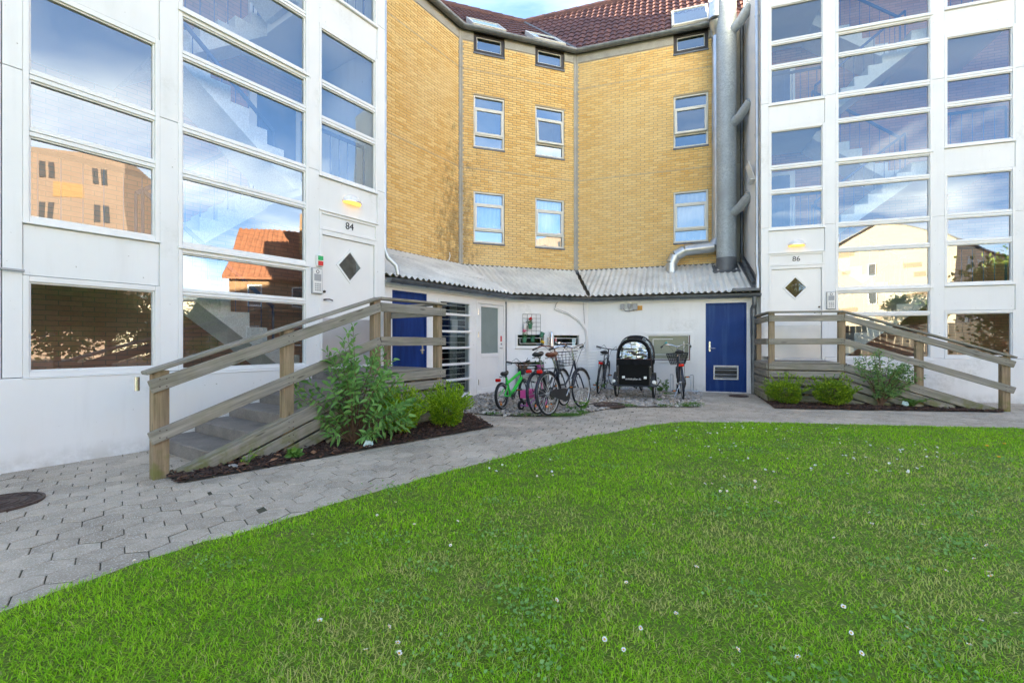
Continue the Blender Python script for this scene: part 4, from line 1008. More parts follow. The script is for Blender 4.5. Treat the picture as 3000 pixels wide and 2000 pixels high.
def spiral(pts, rr, parent, name, step=.12):
    mb = MB(); mb.tube(pts, rr, 20); o = mb.build(name, 'zinc_light', parent, None, True)
    L = (Vector(pts[-1])-Vector(pts[0])).length; n = int(L/step)
    mb = MB()
    for i in range(1, n):
        c = Vector(pts[0]).lerp(Vector(pts[-1]), i/n); t = (Vector(pts[-1])-Vector(pts[0])).normalized()*.006; mb.tube([c-t, c+t], rr+.003, 20)
    if n > 1: mb.build('seam_rings', 'zinc_light', o, None, True)
spiral(q([(2.05, 1.62, 3.02), (2.05, 1.62, 3.36)]), .15, r, 'lower_pipe', .17)
spiral(q([(2.05, 1.62, 3.36), (2.15, 1.62, 3.56)]), .15, r, 'elbow', 9); spiral(q([(2.15, 1.62, 3.56), (2.38, 1.63, 3.69)]), .15, r, 'elbow', 9)
spiral(q([(2.38, 1.63, 3.69), (3.12, 1.74, 3.76)]), .145, r, 'horizontal_pipe', .115)
spiral(q([(3.12, 1.74, 3.76), (3.27, 1.84, 3.98)]), .15, r, 'elbow', 9)
spiral(q([(3.24, 1.84, 3.98), (3.24, 1.84, 9.55)]), .145, r, 'vertical_pipe', .12)
spiral(q([(3.24, 1.84, 9.55), (3.14, 1.6, 9.85)]), .15, r, 'elbow', .1); spiral(q([(3.14, 1.6, 9.85), (3.14, 1.55, 11.5)]), .15, r, 'vertical_pipe', .12)
def pipe(name, label, cat, fr, pts, rr, m, clamps=()):
    s, o, z = pts[-1]; r = root_at(name, label, cat, fr, s, o, z); q = at(fr, s, o, z)
    mb = MB(); mb.tube(q(pts), rr, 12); mb.build('pipe', m, r, None, True)
    for (cs, co, cz) in clamps:
        mb = MB(); mb.tube(q([(cs, co, cz-.02), (cs, co, cz+.02)]), rr+.008, 12); mb.box(cs-s-.008, co-o, cz-z-.01, cs-s+.008, co-o+.06, cz-z+.01); mb.build('clamp', m, r)
    return r
pipe('downpipe', 'dark blue downpipe on the brick strip beside the wide flue', 'pipe', FR, [(3.86, 2.02, 9.9), (3.86, 2.02, 3.6), (3.84, 1.85, 3.4), (3.84, .1, 2.56)], .042, 'zinc_dark', [(3.86, 2.02, z) for z in (4.4, 6.4, 8.4)])
pipe('downpipe', 'grey downpipe running down the side wall of the right stair tower', 'pipe', FR, [(3.86, -.12, 11.2), (3.86, -.12, 2.95), (3.875, -.16, 2.75), (3.86, -.2, 2.4)], .04, 'zinc_light', [(3.86, -.12, z) for z in (3.2, 5.9, 8.6)])
pipe('downpipe', 'grey downpipe beside the right blue door below the gutter', 'pipe', FR, [(3.795, -.2, 2.22), (3.795, -.19, 2.05), (3.795, -.07, 1.95), (3.795, -.07, -.02)], .045, 'zinc_dark', [(3.795, -.07, z) for z in (1.75, .9, .4)])
pipe('downpipe', 'short grey downpipe emptying into the gutter beside the left stair tower', 'pipe', FL, [(-3.79, -.06, 7.5), (-3.79, -.06, 2.78), (-3.75, -.1, 2.64), (-3.63, -.17, 2.52), (-3.6, -.19, 2.36)], .038, 'zinc_light', [(-3.79, -.06, z) for z in (3.6, 5.4)])
# casement ajar on the right tower's side wall
r = root_at('wall_vent', 'small white vent flap jutting from the right tower side wall', 'vent', FR, 3.91, .6, 5.3); mb = MB(); mb.obox(Matrix.Translation((-.07, 0, 0)) @ Matrix.Rotation(rad(-18), 4, 'Y'), .02, .4, .42, 0, .004); mb.build('flap', 'white_frame', r); mb = MB(); mb.box(-.1, -.2, -.24, .0, .2, -.21); mb.build('sill', 'white_frame', r)

# ------------------------------------------------------------------ entrance steps and timber railings
def entrance(fr, sd, nose0, f0, off, bend, end, lend, posts, lab_s, lab_r, stub):
    r = root_at('entrance_steps', lab_s, 'steps', fr, bend, (f0+off)/2)
    s0, o0 = bend, (f0+off)/2
    yb, yf = f0-.03-o0, off+.07-o0
    for k in range(5):
        a, b = nose0-sd*(.375*k), nose0-sd*(.375*(k+1)); a, b = sorted((a-s0, b-s0)); z = .14+.13*k
        mb = MB(); mb.box(a+.001, yf, -.04, b-.001, yb, z, 0, .012); mb.build('step', 'concrete', r)
    a, b = sorted((nose0-sd*1.875-s0, lend-s0)); mb = MB(); mb.box(a+.001, yf, -.04, b, yb, .79, 0, .012); mb.build('landing', 'concrete', r)
    r = root_at('timber_railing', lab_r, 'railing', fr, bend, off); q = at(fr, bend, off, 0)
    SLP = .339
    def zz(z, s): return z-SLP*max(0, (s-bend)*sd)
    for s, top, w in posts:
        mb = MB(); mb.box(s-bend-w/2, -.048, -.05, s-bend+w/2, .048, zz(1.752, s), 0, .006); mb.M = None
        # grain runs up the post
        mb.g = [(g[2], g[1], g[0]) for g in mb.g]; mb.build('post', 'wood_brown', r)
    yo = -.049-.018
    def board(p0, p1, w, h, name='board', m='wood_grey', up=(0, 0, 1)):
        mb = MB(); (a, b, c), (d, e, f) = q([p0])[0], q([p1])[0]; jz = random.uniform(-.005, .005); mb.beam((a, b, c+jz), (d, e, f-jz+random.uniform(-.004, .004)), w, h, 0, .006, up); mb.build(name, m, r)
    OB = off+yo
    for (z, h) in ((1.645, .118), (1.2, .118)):
        board((lend-sd*.0, OB, z), (bend, OB, z), .034, h); board((bend+sd*.003, OB, z), (end+sd*.02, OB, zz(z, end+sd*.02)), .034, h*.98)
    board((lend-sd*.02, off-.02, 1.77), (bend, off-.02, 1.77), .13, .034, 'handrail'); board((bend+sd*.003, off-.02, 1.768), (end+sd*.05, off-.02, zz(1.768, end+sd*.05)), .13, .034, 'handrail')
    for i, z in enumerate((.715, .565, .41, .255, .1)):
        board((lend, OB, z), (bend, OB, z), .03, .118 if i else .12)
        sl = (z+.02)/SLP; e = bend+sd*(abs(end-bend)-.02) if i == 0 else bend+sd*(sl-random.uniform(.02, .1))
        if abs(e-bend) > .2: board((bend+sd*.003, OB, z), (e, OB, zz(z, e)), .03, .122)
    board((lend+sd*.06, off-.02, .793), (bend-sd*.06, off-.02, .793), .1, .03, 'cap_board')
    board((bend+sd*.09, off-.02, zz(.793, bend+sd*.09)), (end-sd*.14, off-.02, zz(.793, end-sd*.14)), .1, .03, 'cap_board')
    mb = MB()
    for s, top, w in posts:
        for z in (1.645, 1.2, .715, .565):
            zc = zz(z, s)
            if zc < .05: continue
            for dx in (-.025, .025):
                for dz in (-.03, .03): a, b, c = q([(s+dx, OB-.017, zc+dz+random.uniform(-.006, .006))])[0]; mb.cyl((a, b, c), (a, b-.003, c), .006, 6)
    struct(mb.build('screws', 'iron', r), 'stuff')
    # return along the end of the landing back to the wall
    xr = lend-sd*.016
    for (z, h) in ((1.645, .118), (1.2, .118), (.715, .12), (.565, .118), (.41, .118), (.255, .118), (.1, .118)): board((xr, off-.03, z), (xr, f0-.1, z), .034, h)
    board((lend+sd*.03, off+.0, 1.771), (lend+sd*.03, f0-.06, 1.771), .13, .034, 'handrail')
    mb = MB(); a, b, c = q([(lend+sd*.05, f0-.15, 0)])[0]; mb.box(a-.045, b-.045, -.05, a+.045, b+.045, 1.75, 0, .006); mb.g = [(g[2], g[1], g[0]) for g in mb.g]; mb.build('post', 'wood_brown', r)
    for s in stub: mb = MB(); mb.box(s-bend-.04, -.045, -.05, s-bend+.04, .045, .64, 0, .005); mb.g = [(g[2], g[1], g[0]) for g in mb.g]; mb.build('post', 'wood_brown', r)
    if sd < 0:
        mb = MB(); a, b, c = q([(end-.06, off+.1, .83)])[0]; mb.tube([(a, b, c-.06), (a, b, c+.06)], .02, 10); mb.build('steel_end', 'steel', r, None, True)
entrance(FL, -1, -7.08, -.12, -1.46, -5.1, -7.55, -3.86, [(-7.48, 0, .12), (-6.32, 0, .115), (-5.13, 0, .11), (-3.96, 0, .11)], 'grey concrete entrance steps against the left tower wall', 'weathered timber railing on the left entrance steps beside the tall leafy shrub', [-4.5])
entrance(FR, 1, 7.03, -.25, -1.6, 5.05, 7.5, 3.80, [(7.42, 0, .12), (6.22, 0, .11), (5.03, 0, .11), (3.86, 0, .1)], 'grey concrete entrance steps against the right tower wall', 'weathered timber railing on the right entrance steps above the round box shrubs', [4.45])

# ------------------------------------------------------------------ fittings on the towers
def lamp(fr, s, f0, z, label):
    r = root_at('wall_lamp', label, 'lamp', fr, s, f0, z); mb = MB(); vs = []; fs = []; n, m = 14, 6
    for i in range(m+1):
        for j in range(n+1):
            u = math.pi*j/n; w = math.pi/2*i/m
            vs.append((.165*math.cos(u)*math.cos(w), -.13*math.sin(u)*math.cos(w)-.0, .12*math.sin(w)))
    for i in range(m):
        for j in range(n): a = i*(n+1)+j; fs.append((a, a+1, a+n+2, a+n+1))
    mb.add(vs, fs); mb.build('shade', 'white_plastic', r, None, True)
    mb = MB(); mb.prism([(.158*math.cos(math.pi*j/14), -.122*math.sin(math.pi*j/14)) for j in range(15)], -.03, .002, 0, 'xy'); mb.build('diffuser', 'lamp_glow', r)
    mb = MB(); mb.tube([(.16*math.cos(math.pi*j/14), -.126*math.sin(math.pi*j/14), -.003) for j in range(15)], .009, 6); mb.build('rim', 'steel', r, None, True)
lamp(FL, -4.5, -.115, 3.4, 'lit half dome lamp on the left stair tower'); lamp(FR, 4.617, -.245, 3.32, 'lit half dome lamp on the right stair tower')
def intercom(fr, s, f0, z, label):
    r = root_at('intercom', label, 'intercom', fr, s, f0, z); mb = MB(); mb.box(-.085, -.035, -.19, .085, .0, .19, 0, .006); mb.build('housing', 'grey_plastic', r)
    mb = MB(); mb.box(-.072, -.042, -.175, .072, -.0355, .175, 0, .004); mb.build('face_plate', 'white_plastic', r)
    mb = MB(); mb.ring((0, -.043, .135), .022, .004); mb.build('camera_ring', 'ink', r)
    mb = MB(); mb.box(-.055, -.0445, .0, .055, -.0425, .1); mb.build('screen', 'grey_plastic', r)
    for i in range(4):
        for j in range(3): mb = MB(); mb.box(-.045+j*.035, -.047, -.145+i*.03, -.022+j*.035, -.0425, -.127+i*.03); mb.build('button', 'grey_plastic', r)
intercom(FL, -5.116, -.12, 2.09, 'white intercom panel below the green and red signal box'); intercom(FR, 5.258, -.25, 2.08, 'white intercom panel on the right stair tower')
r = root_at('signal_box', 'small box with green and red lights beside door 84', 'signal box', FL, -5.077, -.12, 2.39); mb = MB(); mb.box(-.05, -.05, -.085, .05, 0, .085, 0, .006); mb.build('housing', 'white_plastic', r)
mb = MB(); mb.box(-.037, -.062, .008, .04, -.051, .07); mb.build('green_light', 'green_plastic', r); mb = MB(); mb.box(-.037, -.062, -.07, .04, -.051, -.008); mb.build('red_light', 'red_plastic', r)
r = root_at('wall_cable', 'thin grey cable drooping across the left tower wall by the window', 'cable', FL, -8.2, -.14, 1.85); mb = MB(); mb.tube([(-1, -.02, .12), (-.5, -.02, .1), (-.2, -.025, .06), (-.1, -.025, .01), (.1, -.02, .005)], .012, 6); mb.build('cable_run', 'grey_plastic', r, None, True)

# ------------------------------------------------------------------ fittings on the annex walls
r = root_at('wire_grid', 'black wire grid hung on the white wall with flower pots', 'wire grid', FM, .62, -.03, 1.36); mb = MB(); q = at(FM, .62, -.03, 1.36)
for i in range(5): mb.cyl((-.233+.1165*i, 0, 0), (-.233+.1165*i, 0, .51), .004, 5)
for i in range(6): mb.cyl((-.235, .004, .002+.101*i), (.235, .004, .002+.101*i), .004, 5)
mb.build('wires', 'black_metal', r)
def pot(fr, s, o, z, rr, h, m, label, tilt=0, plant=None, name='flower_pot', group='pots hanging on the wire grid'):
    r = root_at(name, label, 'flower pot', fr, s, o, z, group); T = Matrix.Rotation(tilt, 4, 'Y')
    mb = MB(); mb.M = T; mb.lathe([(rr*.7, 0), (rr*.95, h*.82), (rr*1.08, h*.83), (rr*1.1, h), (rr*.98, h), (rr*.9, h*.8)], 14); mb.build('pot', m, r, None, True)
    if plant:
        lm, n, fcol, fh = plant
        if lm: leaf_obj('foliage', r, [Vector((random.gauss(0, rr*.8), random.gauss(0, rr*.6), h+abs(random.gauss(.04, .035)))) for _ in range(n)], .035, .03, lm, 0)
        if fcol:
            mb = MB()
            for _ in range(16): c = Vector((random.gauss(0, .02), random.gauss(0, .02), h+fh+random.gauss(0, .015))); mb.lathe([(.004, -.012), (.018, 0), (.004, .012)], 6, 0, c)
            mb.tube([(0, 0, h), (0, 0, h+fh)], .004, 5, 1); mb.build('flower', [fcol, 'leaf_geranium'], r)
    return r
# leaves: one mesh of many small folded blades
def leaf_obj(name, parent, pts, ln, wd, m, upb=.3, dirs=None, fr=None, kind='stuff', jit=.35, droop=0.):
    n = len(pts); p = np.array([tuple(v) for v in pts], dtype=np.float32).reshape(-1, 3)
    d = RNG.normal(size=(n, 3)).astype(np.float32) if dirs is None else np.array([tuple(v) for v in dirs], dtype=np.float32)+RNG.normal(size=(n, 3)).astype(np.float32)*jit
    d[:, 2] += upb; d /= np.linalg.norm(d, axis=1)[:, None]+1e-6
    a = RNG.normal(size=(n, 3)).astype(np.float32); s = np.cross(d, a); s /= np.linalg.norm(s, axis=1)[:, None]+1e-6; nn = np.cross(s, d)
    flip = np.where(nn[:, 2] < 0, -1, 1)[:, None]; nn = nn*flip
    k = RNG.uniform(.7, 1.3, (n, 1)).astype(np.float32); L = ln*k; Wd = wd*k*.5
    dn = np.zeros_like(d); dn[:, 2] = -droop
    v = np.stack([p, p+d*L*.35+s*Wd+nn*Wd*.35, p+d*L*.7+s*Wd*.75+nn*Wd*.25+dn*L*.4, p+d*L+dn*L, p+d*L*.7-s*Wd*.75+nn*Wd*.25+dn*L*.4, p+d*L*.35-s*Wd+nn*Wd*.35], 1)
    f = np.array([(0, 1, 2, 3), (0, 3, 4, 5)])[None]+np.arange(n)[:, None, None]*6
    me = bpy.data.meshes.new(name); me.from_pydata(v.reshape(-1, 3).tolist(), [], f.reshape(-1, 4).tolist()); me.materials.append(MATS[m])
    at_ = me.attributes.new('tint', 'FLOAT', 'POINT'); at_.data.foreach_set('value', np.repeat(RNG.random(n), 6).astype(np.float32))
    o = link(name, me, parent, fr)
    if kind: o['kind'] = kind
    return o
pot(FM, .56, -.09, 1.5, .055, .13, 'pot_green', 'green pot with a red flower hanging on the wire grid', 0, ('leaf_geranium', 40, 'flower_red', .12))
pot(FM, .41, -.09, 1.17, .055, .13, 'pot_green', 'green pot with a pink flower below the wire grid', 0, ('leaf_geranium', 40, 'flower_pink', .16))
pot(FM, .62, -.09, 1.19, .055, .12, 'pot_green', 'green pot with withered stems under the wire grid', 0, ('leaf_geranium', 6, None, 0))
pot(FM, .84, -.08, 1.3, .055, .13, 'pot_green', 'empty green pot tilted at the right edge of the wire grid', rad(24))
pot(FM, .42, -.07, 1.52, .05, .11, 'white_plastic', 'white tilted pot at the left edge of the wire grid', rad(12))
pot(FM, .93, -.06, 1.17, .04, .08, 'yellow_cup', 'small yellow cup beside the strip window under the grid', rad(-60), name='cup', group='pots hanging on the wire grid')
pot(FM, .56, -.14, .42, .09, .17, 'white_plastic', 'white pot standing on the low window sill', 0, None, group='pots on the low sill')
pot(FM, .8, -.12, .46, .08, .17, 'pot_pink', 'pink pot with greenery on the low window sill', 0, ('leaf_geranium', 40, None, 0), group='pots on the low sill')
pot(FM, .33, -.12, .40, .1, .14, 'graphite', 'dark pot with dry twigs on the low window sill', 0, None, group='pots on the low sill')
r = root_at('dry_plant', 'dry brown twigs growing from the dark pot on the low sill', 'plant', FM, .35, -.12, .54); mb = MB()
for _ in range(26): a = random.uniform(-.2, .2); mb.tube([(a*.3, 0, 0), (a*.8, random.uniform(-.05, .05), .09), (a+random.uniform(-.04, .04), random.uniform(-.06, .06), random.uniform(.13, .2))], .003, 4)
mb.build('twigs', 'dry_twig', r)
r = root_at('flower_shelf', 'grey wire shelf under the low window holding pots', 'shelf', FM, .6, -.13, .4); mb = MB(); mb.box(-.4, -.1, -.03, .4, .1, -.005); mb.box(-.4, -.1, -.26, -.38, .1, -.03); mb.box(.38, -.1, -.26, .4, .1, -.03); mb.build('tray', 'grey_plastic', r)
r = root_at('wall_ashtray', 'brass and steel tube ashtray on the white wall between strip windows', 'ashtray', FM, 1.11, -.06, 1.0); mb = MB(); mb.tube([(.02, -.02, 0), (.02, -.02, .4), (.015, .0, .44)], .032, 14); mb.build('tube', 'steel', r, None, True)
mb = MB(); mb.box(-.07, -.01, .12, -.03, .05, .3, 0, .004); mb.build('bracket', 'steel', r)
r = root_at('wall_cable', 'white cables curving down the white wall from the gutter', 'cable', FM, 1.225, -.02, 1.1)
for k, o in enumerate((0, .035)):
    mb = MB(); mb.tube([(.0, -.01, .93), (.02, -.015, .9+o), (.4, -.01, .78+o), (.7, -.01, .6+o), (.85+o, -.01, .4), (.9+o, -.01, .1), (.9+o, -.01, -.3)], .013, 6); mb.build('cable_run', 'white_plastic', r, None, True)
mb = MB(); mb.tube([(.0, -.01, .9), (.04, -.02, 1.03), (.08, -.02, 1.08)], .01, 6); mb.tube([(.8, -.01, 1.1), (.82, -.01, .9), (.84, -.01, .55)], .007, 6); mb.build('cable_loose', 'grey_plastic', r, None, True)
r = root_at('junction_boxes', 'grey junction boxes with wires high on the white wall', 'junction box', FR, 1.0, -.02, 2.02)
for (x, z, w, h) in ((-.13, .05, .1, .13), (.03, .07, .08, .1), (.17, .04, .12, .15)): mb = MB(); mb.box(x-w/2, -.07, z-h/2, x+w/2, .01, z+h/2, 0, .008); mb.build('box', 'grey_plastic', r)
mb = MB(); mb.tube([(-.12, -.03, 0), (-.06, -.03, -.06), (.03, -.03, -.07), (.1, -.03, -.05), (.16, -.03, -.05)], .008, 6); mb.tube([(.03, -.03, .05), (.03, -.03, -.07)], .008, 6); mb.build('wires', 'graphite', r)
r = root_at('yellow_sign', 'small yellow sign beside the junction boxes', 'sign', FR, 1.27, -.01, 2.03); mb = MB(); mb.box(-.075, -.006, -.055, .075, .002, .055); mb.build('plate', 'yellow_sign', r)
mb = MB()
for k in range(4): mb.box(-.06, -.0075, .034-k*.022, .06-.02*(k % 2), -.0065, .026-k*.022)
mb.build('lettering', 'dry_twig', r)
# bike rack along the wall
r = root_at('bike_rack', 'galvanised bicycle rack lying along the white wall', 'bike rack', FR, 1.7, -.22, .03); mb = MB(); mb.tube([(-1.6, 0, 0), (1.0, 0, 0)], .02, 8); mb.tube([(-1.6, .3, .0), (1.0, .3, 0)], .02, 8); mb.build('rail', 'zinc_light', r, None, True)
for x in (-1.3, -.75, -.2, .3, .75):
    mb = MB(); mb.tube([(x, 0, 0), (x, 0, .36), (x, .015, .385), (x+.05, .015, .385), (x+.06, 0, .36), (x+.06, 0, 0)], .009, 6); mb.build('hoop', 'zinc_light', r, None, True)
# pipe hook on the brick wall above the left roof
r = root_at('wall_hook', 'small white hook on the stained brick wall above the roof', 'hook', FL, .18, 2.06, 3.5); mb = MB(); mb.tube([(0, .03, -.12), (0, -.02, -.1), (.02, -.04, .0), (.02, -.02, .1)], .014, 6); mb.build('bar', 'white_plastic', r, None, True)
# manhole covers
def manhole(x, y, rr, z, label):
    r = thing('manhole_cover', label, 'manhole cover', (x, y, z)); mb = MB(); mb.lathe([(rr*.93, -.02), (rr, -.02), (rr, .012), (rr*.93, .012), (rr*.93, .0)], 40); mb.build('rim', 'iron', r)
    mb = MB(); mb.lathe([(rr*.91, -.02), (rr*.91, .006)], 40); d = mb.build('lid', 'iron', r)
    mb = MB()
    for k in (.25, .45, .62): mb.ring((0, 0, .007), rr*k, .006, 'z', 36, 5)
    for i in range(28):
        a = 2*math.pi*i/28; mb.beam((rr*.69*math.cos(a), rr*.69*math.sin(a), .008), (rr*.84*math.cos(a), rr*.84*math.sin(a), .008), rr*.06, .008, bev=0)
    mb.build('raised_ribs', 'iron', d)
manhole(-3.79, 3.36, .255, .004, 'rusty iron manhole cover in the paving at the left edge'); manhole(1.78, 8.45, .3, .035, 'dark manhole cover lying in the gravel'); manhole(4.96, 10.0, .2, .006, 'small manhole cover in the paving before the right blue door')
r = root_at('wall_grille', 'white slatted air grille low on the wall behind the bicycles', 'grille', FM, 1.36, -.01, .42); mb = MB(); rect_frame(mb, -.16, .16, 0, .34, -.02, .01, .025); mb.build('frame', 'white_plastic', r)
mb = MB(); mb.box(-.13, .003, .03, .13, .006, .31); mb.build('void', 'graphite', r)
for k in range(7): mb = MB(); mb.obox(Matrix.Translation((0, -.006, .05+.04*k)) @ Matrix.Rotation(rad(30), 4, 'X'), .27, .028, .005); mb.build('slat', 'white_plastic', r)
# ------------------------------------------------------------------ bicycles
def wheel(parent, name, c, r, tr, M=None, tyre='rubber', rim='rim_silver', spokes=20, wall=None):
    mb = MB(); mb.M = M; mb.ring(c, r-tr, tr, 'y', 40, 8); w = mb.build(name, tyre, parent, None, True)
    if wall:
        mb = MB(); mb.M = M; mb.ring((c[0], c[1]-tr*.62, c[2]), r-tr*1.3, tr*.5, 'y', 40, 5); mb.ring((c[0], c[1]+tr*.62, c[2]), r-tr*1.3, tr*.5, 'y', 40, 5); mb.build('side_wall', wall, w, None, True)
    mb = MB(); mb.M = M; mb.ring(c, r-tr*2.15, tr*.45, 'y', 40, 6); mb.build('rim', rim, w, None, True)
    mb = MB(); mb.M = M; c = Vector(c)
    for i in range(spokes):
        a = 2*math.pi*i/spokes; b = a+(.5 if i % 2 else -.5); s = .02 if i % 4 < 2 else -.02
        mb.tube([c+Vector((.022*math.cos(b), s, .022*math.sin(b))), c+Vector(((r-tr*2.3)*math.cos(a), 0, (r-tr*2.3)*math.sin(a)))], .0023, 4, cap=False)
    mb.build('spokes', 'rim_silver', w)
    mb = MB(); mb.M = M; mb.cyl(c+Vector((0, -.035, 0)), c+Vector((0, .035, 0)), .022, 10); mb.cyl(c+Vector((0, -.06, 0)), c+Vector((0, .06, 0)), .008, 8); mb.build('hub', 'steel_dull', w, None, True)
    return w
def saddle(parent, c, L, W, m, tilt=0.):
    # smooth rounded seat: wide rear, narrow nose
    mb = MB(); n, k = 12, 12; vs = []; fs = []
    for i in range(n+1):
        u = i/n; x = -L*.5+L*u; w = W*(.5*(1-u)**.55+.12*u**.3 if u > .25 else .48*math.sqrt(max(.02, u/.25))); w = max(w*.95, .012)
        if i in (0, n): w *= .4
        for j in range(k):
            a = 2*math.pi*j/k; vs.append((c[0]+x, c[1]+w*math.cos(a), c[2]+(.03 if math.sin(a) > 0 else .045)*math.sin(a)*(1 if 0 < i < n else .5)+.02*(abs(u-.4))**2*4))
    for i in range(n):
        for j in range(k): fs.append((i*k+j, i*k+(j+1) % k, (i+1)*k+(j+1) % k, (i+1)*k+j))
    fs.append(list(range(k))[::-1]); fs.append([n*k+j for j in range(k)])
    mb.add(vs, fs); s = mb.build('saddle', m, parent, None, True)
    mb = MB(); y = c[2]-.06
    for sg in (-1, 1): mb.tube([(c[0]-L*.3, c[1]+sg*.03, y+.02), (c[0]-L*.1, c[1]+sg*.025, y), (c[0]+L*.25, c[1]+sg*.015, y+.03)], .004, 5)
    for sg in (-1, 1): mb.ring((c[0]-L*.33, c[1]+sg*.05, y+.005), .02, .007, 'z', 10, 5)
    mb.build('springs', 'black_metal', s)
def basket(parent, x0, x1, w0, w1, z0, z1, M, m, r=.003, nx=5, nz=6, solid=False):
    mb = MB(); mb.M = M
    def lev(z):
        k = (z-z0)/(z1-z0); w = w0+(w1-w0)*k; e = .03*k; return [(x0-e, -w, z), (x1+e, -w, z), (x1+e, w, z), (x0-e, w, z)]
    for i in range(nz): q = lev(z0+(z1-z0)*i/(nz-1)); mb.tube(q+[q[0]], r if i < nz-1 else r*2, 5)
    a, b = lev(z0), lev(z1)
    for s in range(4):
        for i in range(nx):
            k = i/nx; mb.tube([Vector(a[s]).lerp(Vector(a[(s+1) % 4]), k), Vector(b[s]).lerp(Vector(b[(s+1) % 4]), k)], r, 4)
    for i in range(nx): k = i/nx; mb.tube([Vector(a[0]).lerp(Vector(a[3]), k), Vector(a[1]).lerp(Vector(a[2]), k)], r, 4)
    return mb.build('basket', m, parent)
def bike(label, loc, head, r=.345, wb=1.1, frame='black_navy', low=True, bar='chrome', grip='black_plastic', sad='black_plastic', lean=0., steer=0., guards='black_navy', chaincase=True, light=True, bsk=None, rack=True, tr=.018, flat=False, wall=None, rim='rim_silver', k=1., mtb=False, sadh=.95, barh=1.06, zbase=.03, teal=False, bell=False):
    root = thing('bicycle', label, 'bicycle', (loc[0], loc[1], zbase), rad(90-head), 'bicycles parked on the gravel'); root.rotation_euler = (rad(lean), 0, rad(90-head))
    RA = Vector((0, 0, r)); FA = Vector((wb, 0, r)); BB = Vector((.43*k, 0, .28*k)); ST = Vector((.27*k, 0, .74*k)); HT = Vector((wb-.2*k, 0, .84*k)); HB = Vector((wb-.14*k, 0, .62*k))
    S0 = Matrix.Translation(HB) @ Matrix.Rotation(rad(steer), 4, (HT-HB).normalized()) @ Matrix.Translation(-HB)
    wheel(root, 'rear_wheel', RA, r, tr, None, 'rubber', rim, 20, wall); wheel(root, 'front_wheel', FA, r, tr, S0, 'rubber', rim, 20, wall)
    mb = MB(); t = (.016 if not mtb else .026)*k
    mb.tube([BB, ST], t, 10); mb.tube([HT, HB], .02*k, 10)
    if mtb:
        mb.tube([HB+Vector((0, 0, .03)), BB], .045*k, 10); mb.tube([HT-Vector((0, 0, .03)), ST-Vector((0, 0, .16*k))], .036*k, 10)
    elif low:
        mb.tube([HB, HB+Vector((-.14, 0, -.2)), Vector((BB.x+.14, 0, BB.z+.06)), BB], .02, 10); mb.tube([HT-Vector((0, 0, .02)), HT+Vector((-.16, 0, -.24)), Vector((BB.x+.12, 0, BB.z+.17)), ST.lerp(BB, .62)], .015, 10)
    else:
        mb.tube([HB, BB], .018, 10); mb.tube([HT-Vector((0, 0, .03)), ST], .016, 10)
    for s in (-1, 1):
        mb.tube([BB+Vector((0, s*.03, 0)), RA+Vector((0, s*.055, 0))], (.009 if not mtb else .017)*k, 8); mb.tube([(ST if not mtb else ST-Vector((0, 0, .18*k)))+Vector((0, s*.02, -.03)), RA+Vector((0, s*.055, 0))], (.009 if not mtb else .017)*k, 8)
    mb.build('frame', frame, root, None, True)
    mb = MB(); mb.M = S0
    for s in (-1, 1): mb.tube([HB+Vector((.0, s*.045, -.02)), HB.lerp(FA, .4)+Vector((0, s*.055, 0)), FA+Vector((0, s*.055, 0))], .012*k, 8)
    mb.tube([HB+Vector((0, -.05, -.02)), HB+Vector((0, .05, -.02))], .016*k, 8); mb.build('fork', 'black_metal' if mtb else frame, root, None, True)
    SD = BB+(ST-BB).normalized()*((sadh-.28*k)/math.cos(math.atan2(BB.x-ST.x, ST.z-BB.z)))-Vector((0, 0, .05))
    mb = MB(); mb.tube([ST, SD], .013*k, 8); mb.build('seat_post', 'steel' if not mtb else 'black_metal', root, None, True)
    saddle(root, (SD.x-.02, 0, SD.z+.06), .27*k, .2*k, sad)
    mb = MB(); mb.M = S0; top = HT+(HT-HB).normalized()*(barh-HT.z); mb.tube([HT, top, top+Vector((.05*k, 0, .0))], .013*k, 8); mb.build('stem', bar if not mtb else 'black_metal', root, None, True)
    c = top+Vector((.05*k, 0, 0)); hw = .3*max(k, .8)
    mb = MB(); mb.M = S0
    if mtb or flat: path = [c+Vector((-.05, -hw, .03)), c+Vector((0, -.1, 0)), c+Vector((0, .1, 0)), c+Vector((-.05, hw, .03))]
    else: path = [c+Vector((-.3, -hw, .0)), c+Vector((-.19, -hw*.97, .02)), c+Vector((-.08, -hw*.75, .06)), c+Vector((.0, -hw*.38, .045)), c, c+Vector((.0, hw*.38, .045)), c+Vector((-.08, hw*.75, .06)), c+Vector((-.19, hw*.97, .02)), c+Vector((-.3, hw, .0))]
    mb.tube(path, .0115, 8); hb = mb.build('handlebar', bar, root, None, True)
    for s, (p, q) in ((-1, (path[0], path[1])), (1, (path[-1], path[-2]))):
        mb = MB(); mb.M = S0; d = q-p; e = p+d*(.55 if (mtb or flat) else 1.05); mb.tube([p, e], .018, 10); mb.build('grip', grip, hb, None, True)
        mb = MB(); mb.M = S0; mb.tube([e, e+Vector((.05, 0, -.03)), p+Vector((.03, 0, -.05))], .005, 5); mb.build('brake_lever', 'steel' if not mtb else 'black_metal', hb, None, True)
        mb = MB(); mb.M = S0; mb.tube([e, e+Vector((.16, -s*.04, .07)), e+Vector((.24, -s*.16, -.06)), HT+Vector((.05, s*.02, -.05)), HB+Vector((.06, s*.02, -.1))], .0035, 5); mb.build('brake_cable', 'black_metal', hb, None, True)
    if teal:
        mb = MB(); mb.M = S0; p = path[-3]; mb.lathe([(.01, -.02), (.03, -.01), (.03, .012), (.012, .026)], 10, 0, p+Vector((0, 0, .03))); mb.build('bell', 'turquoise', hb, None, True)
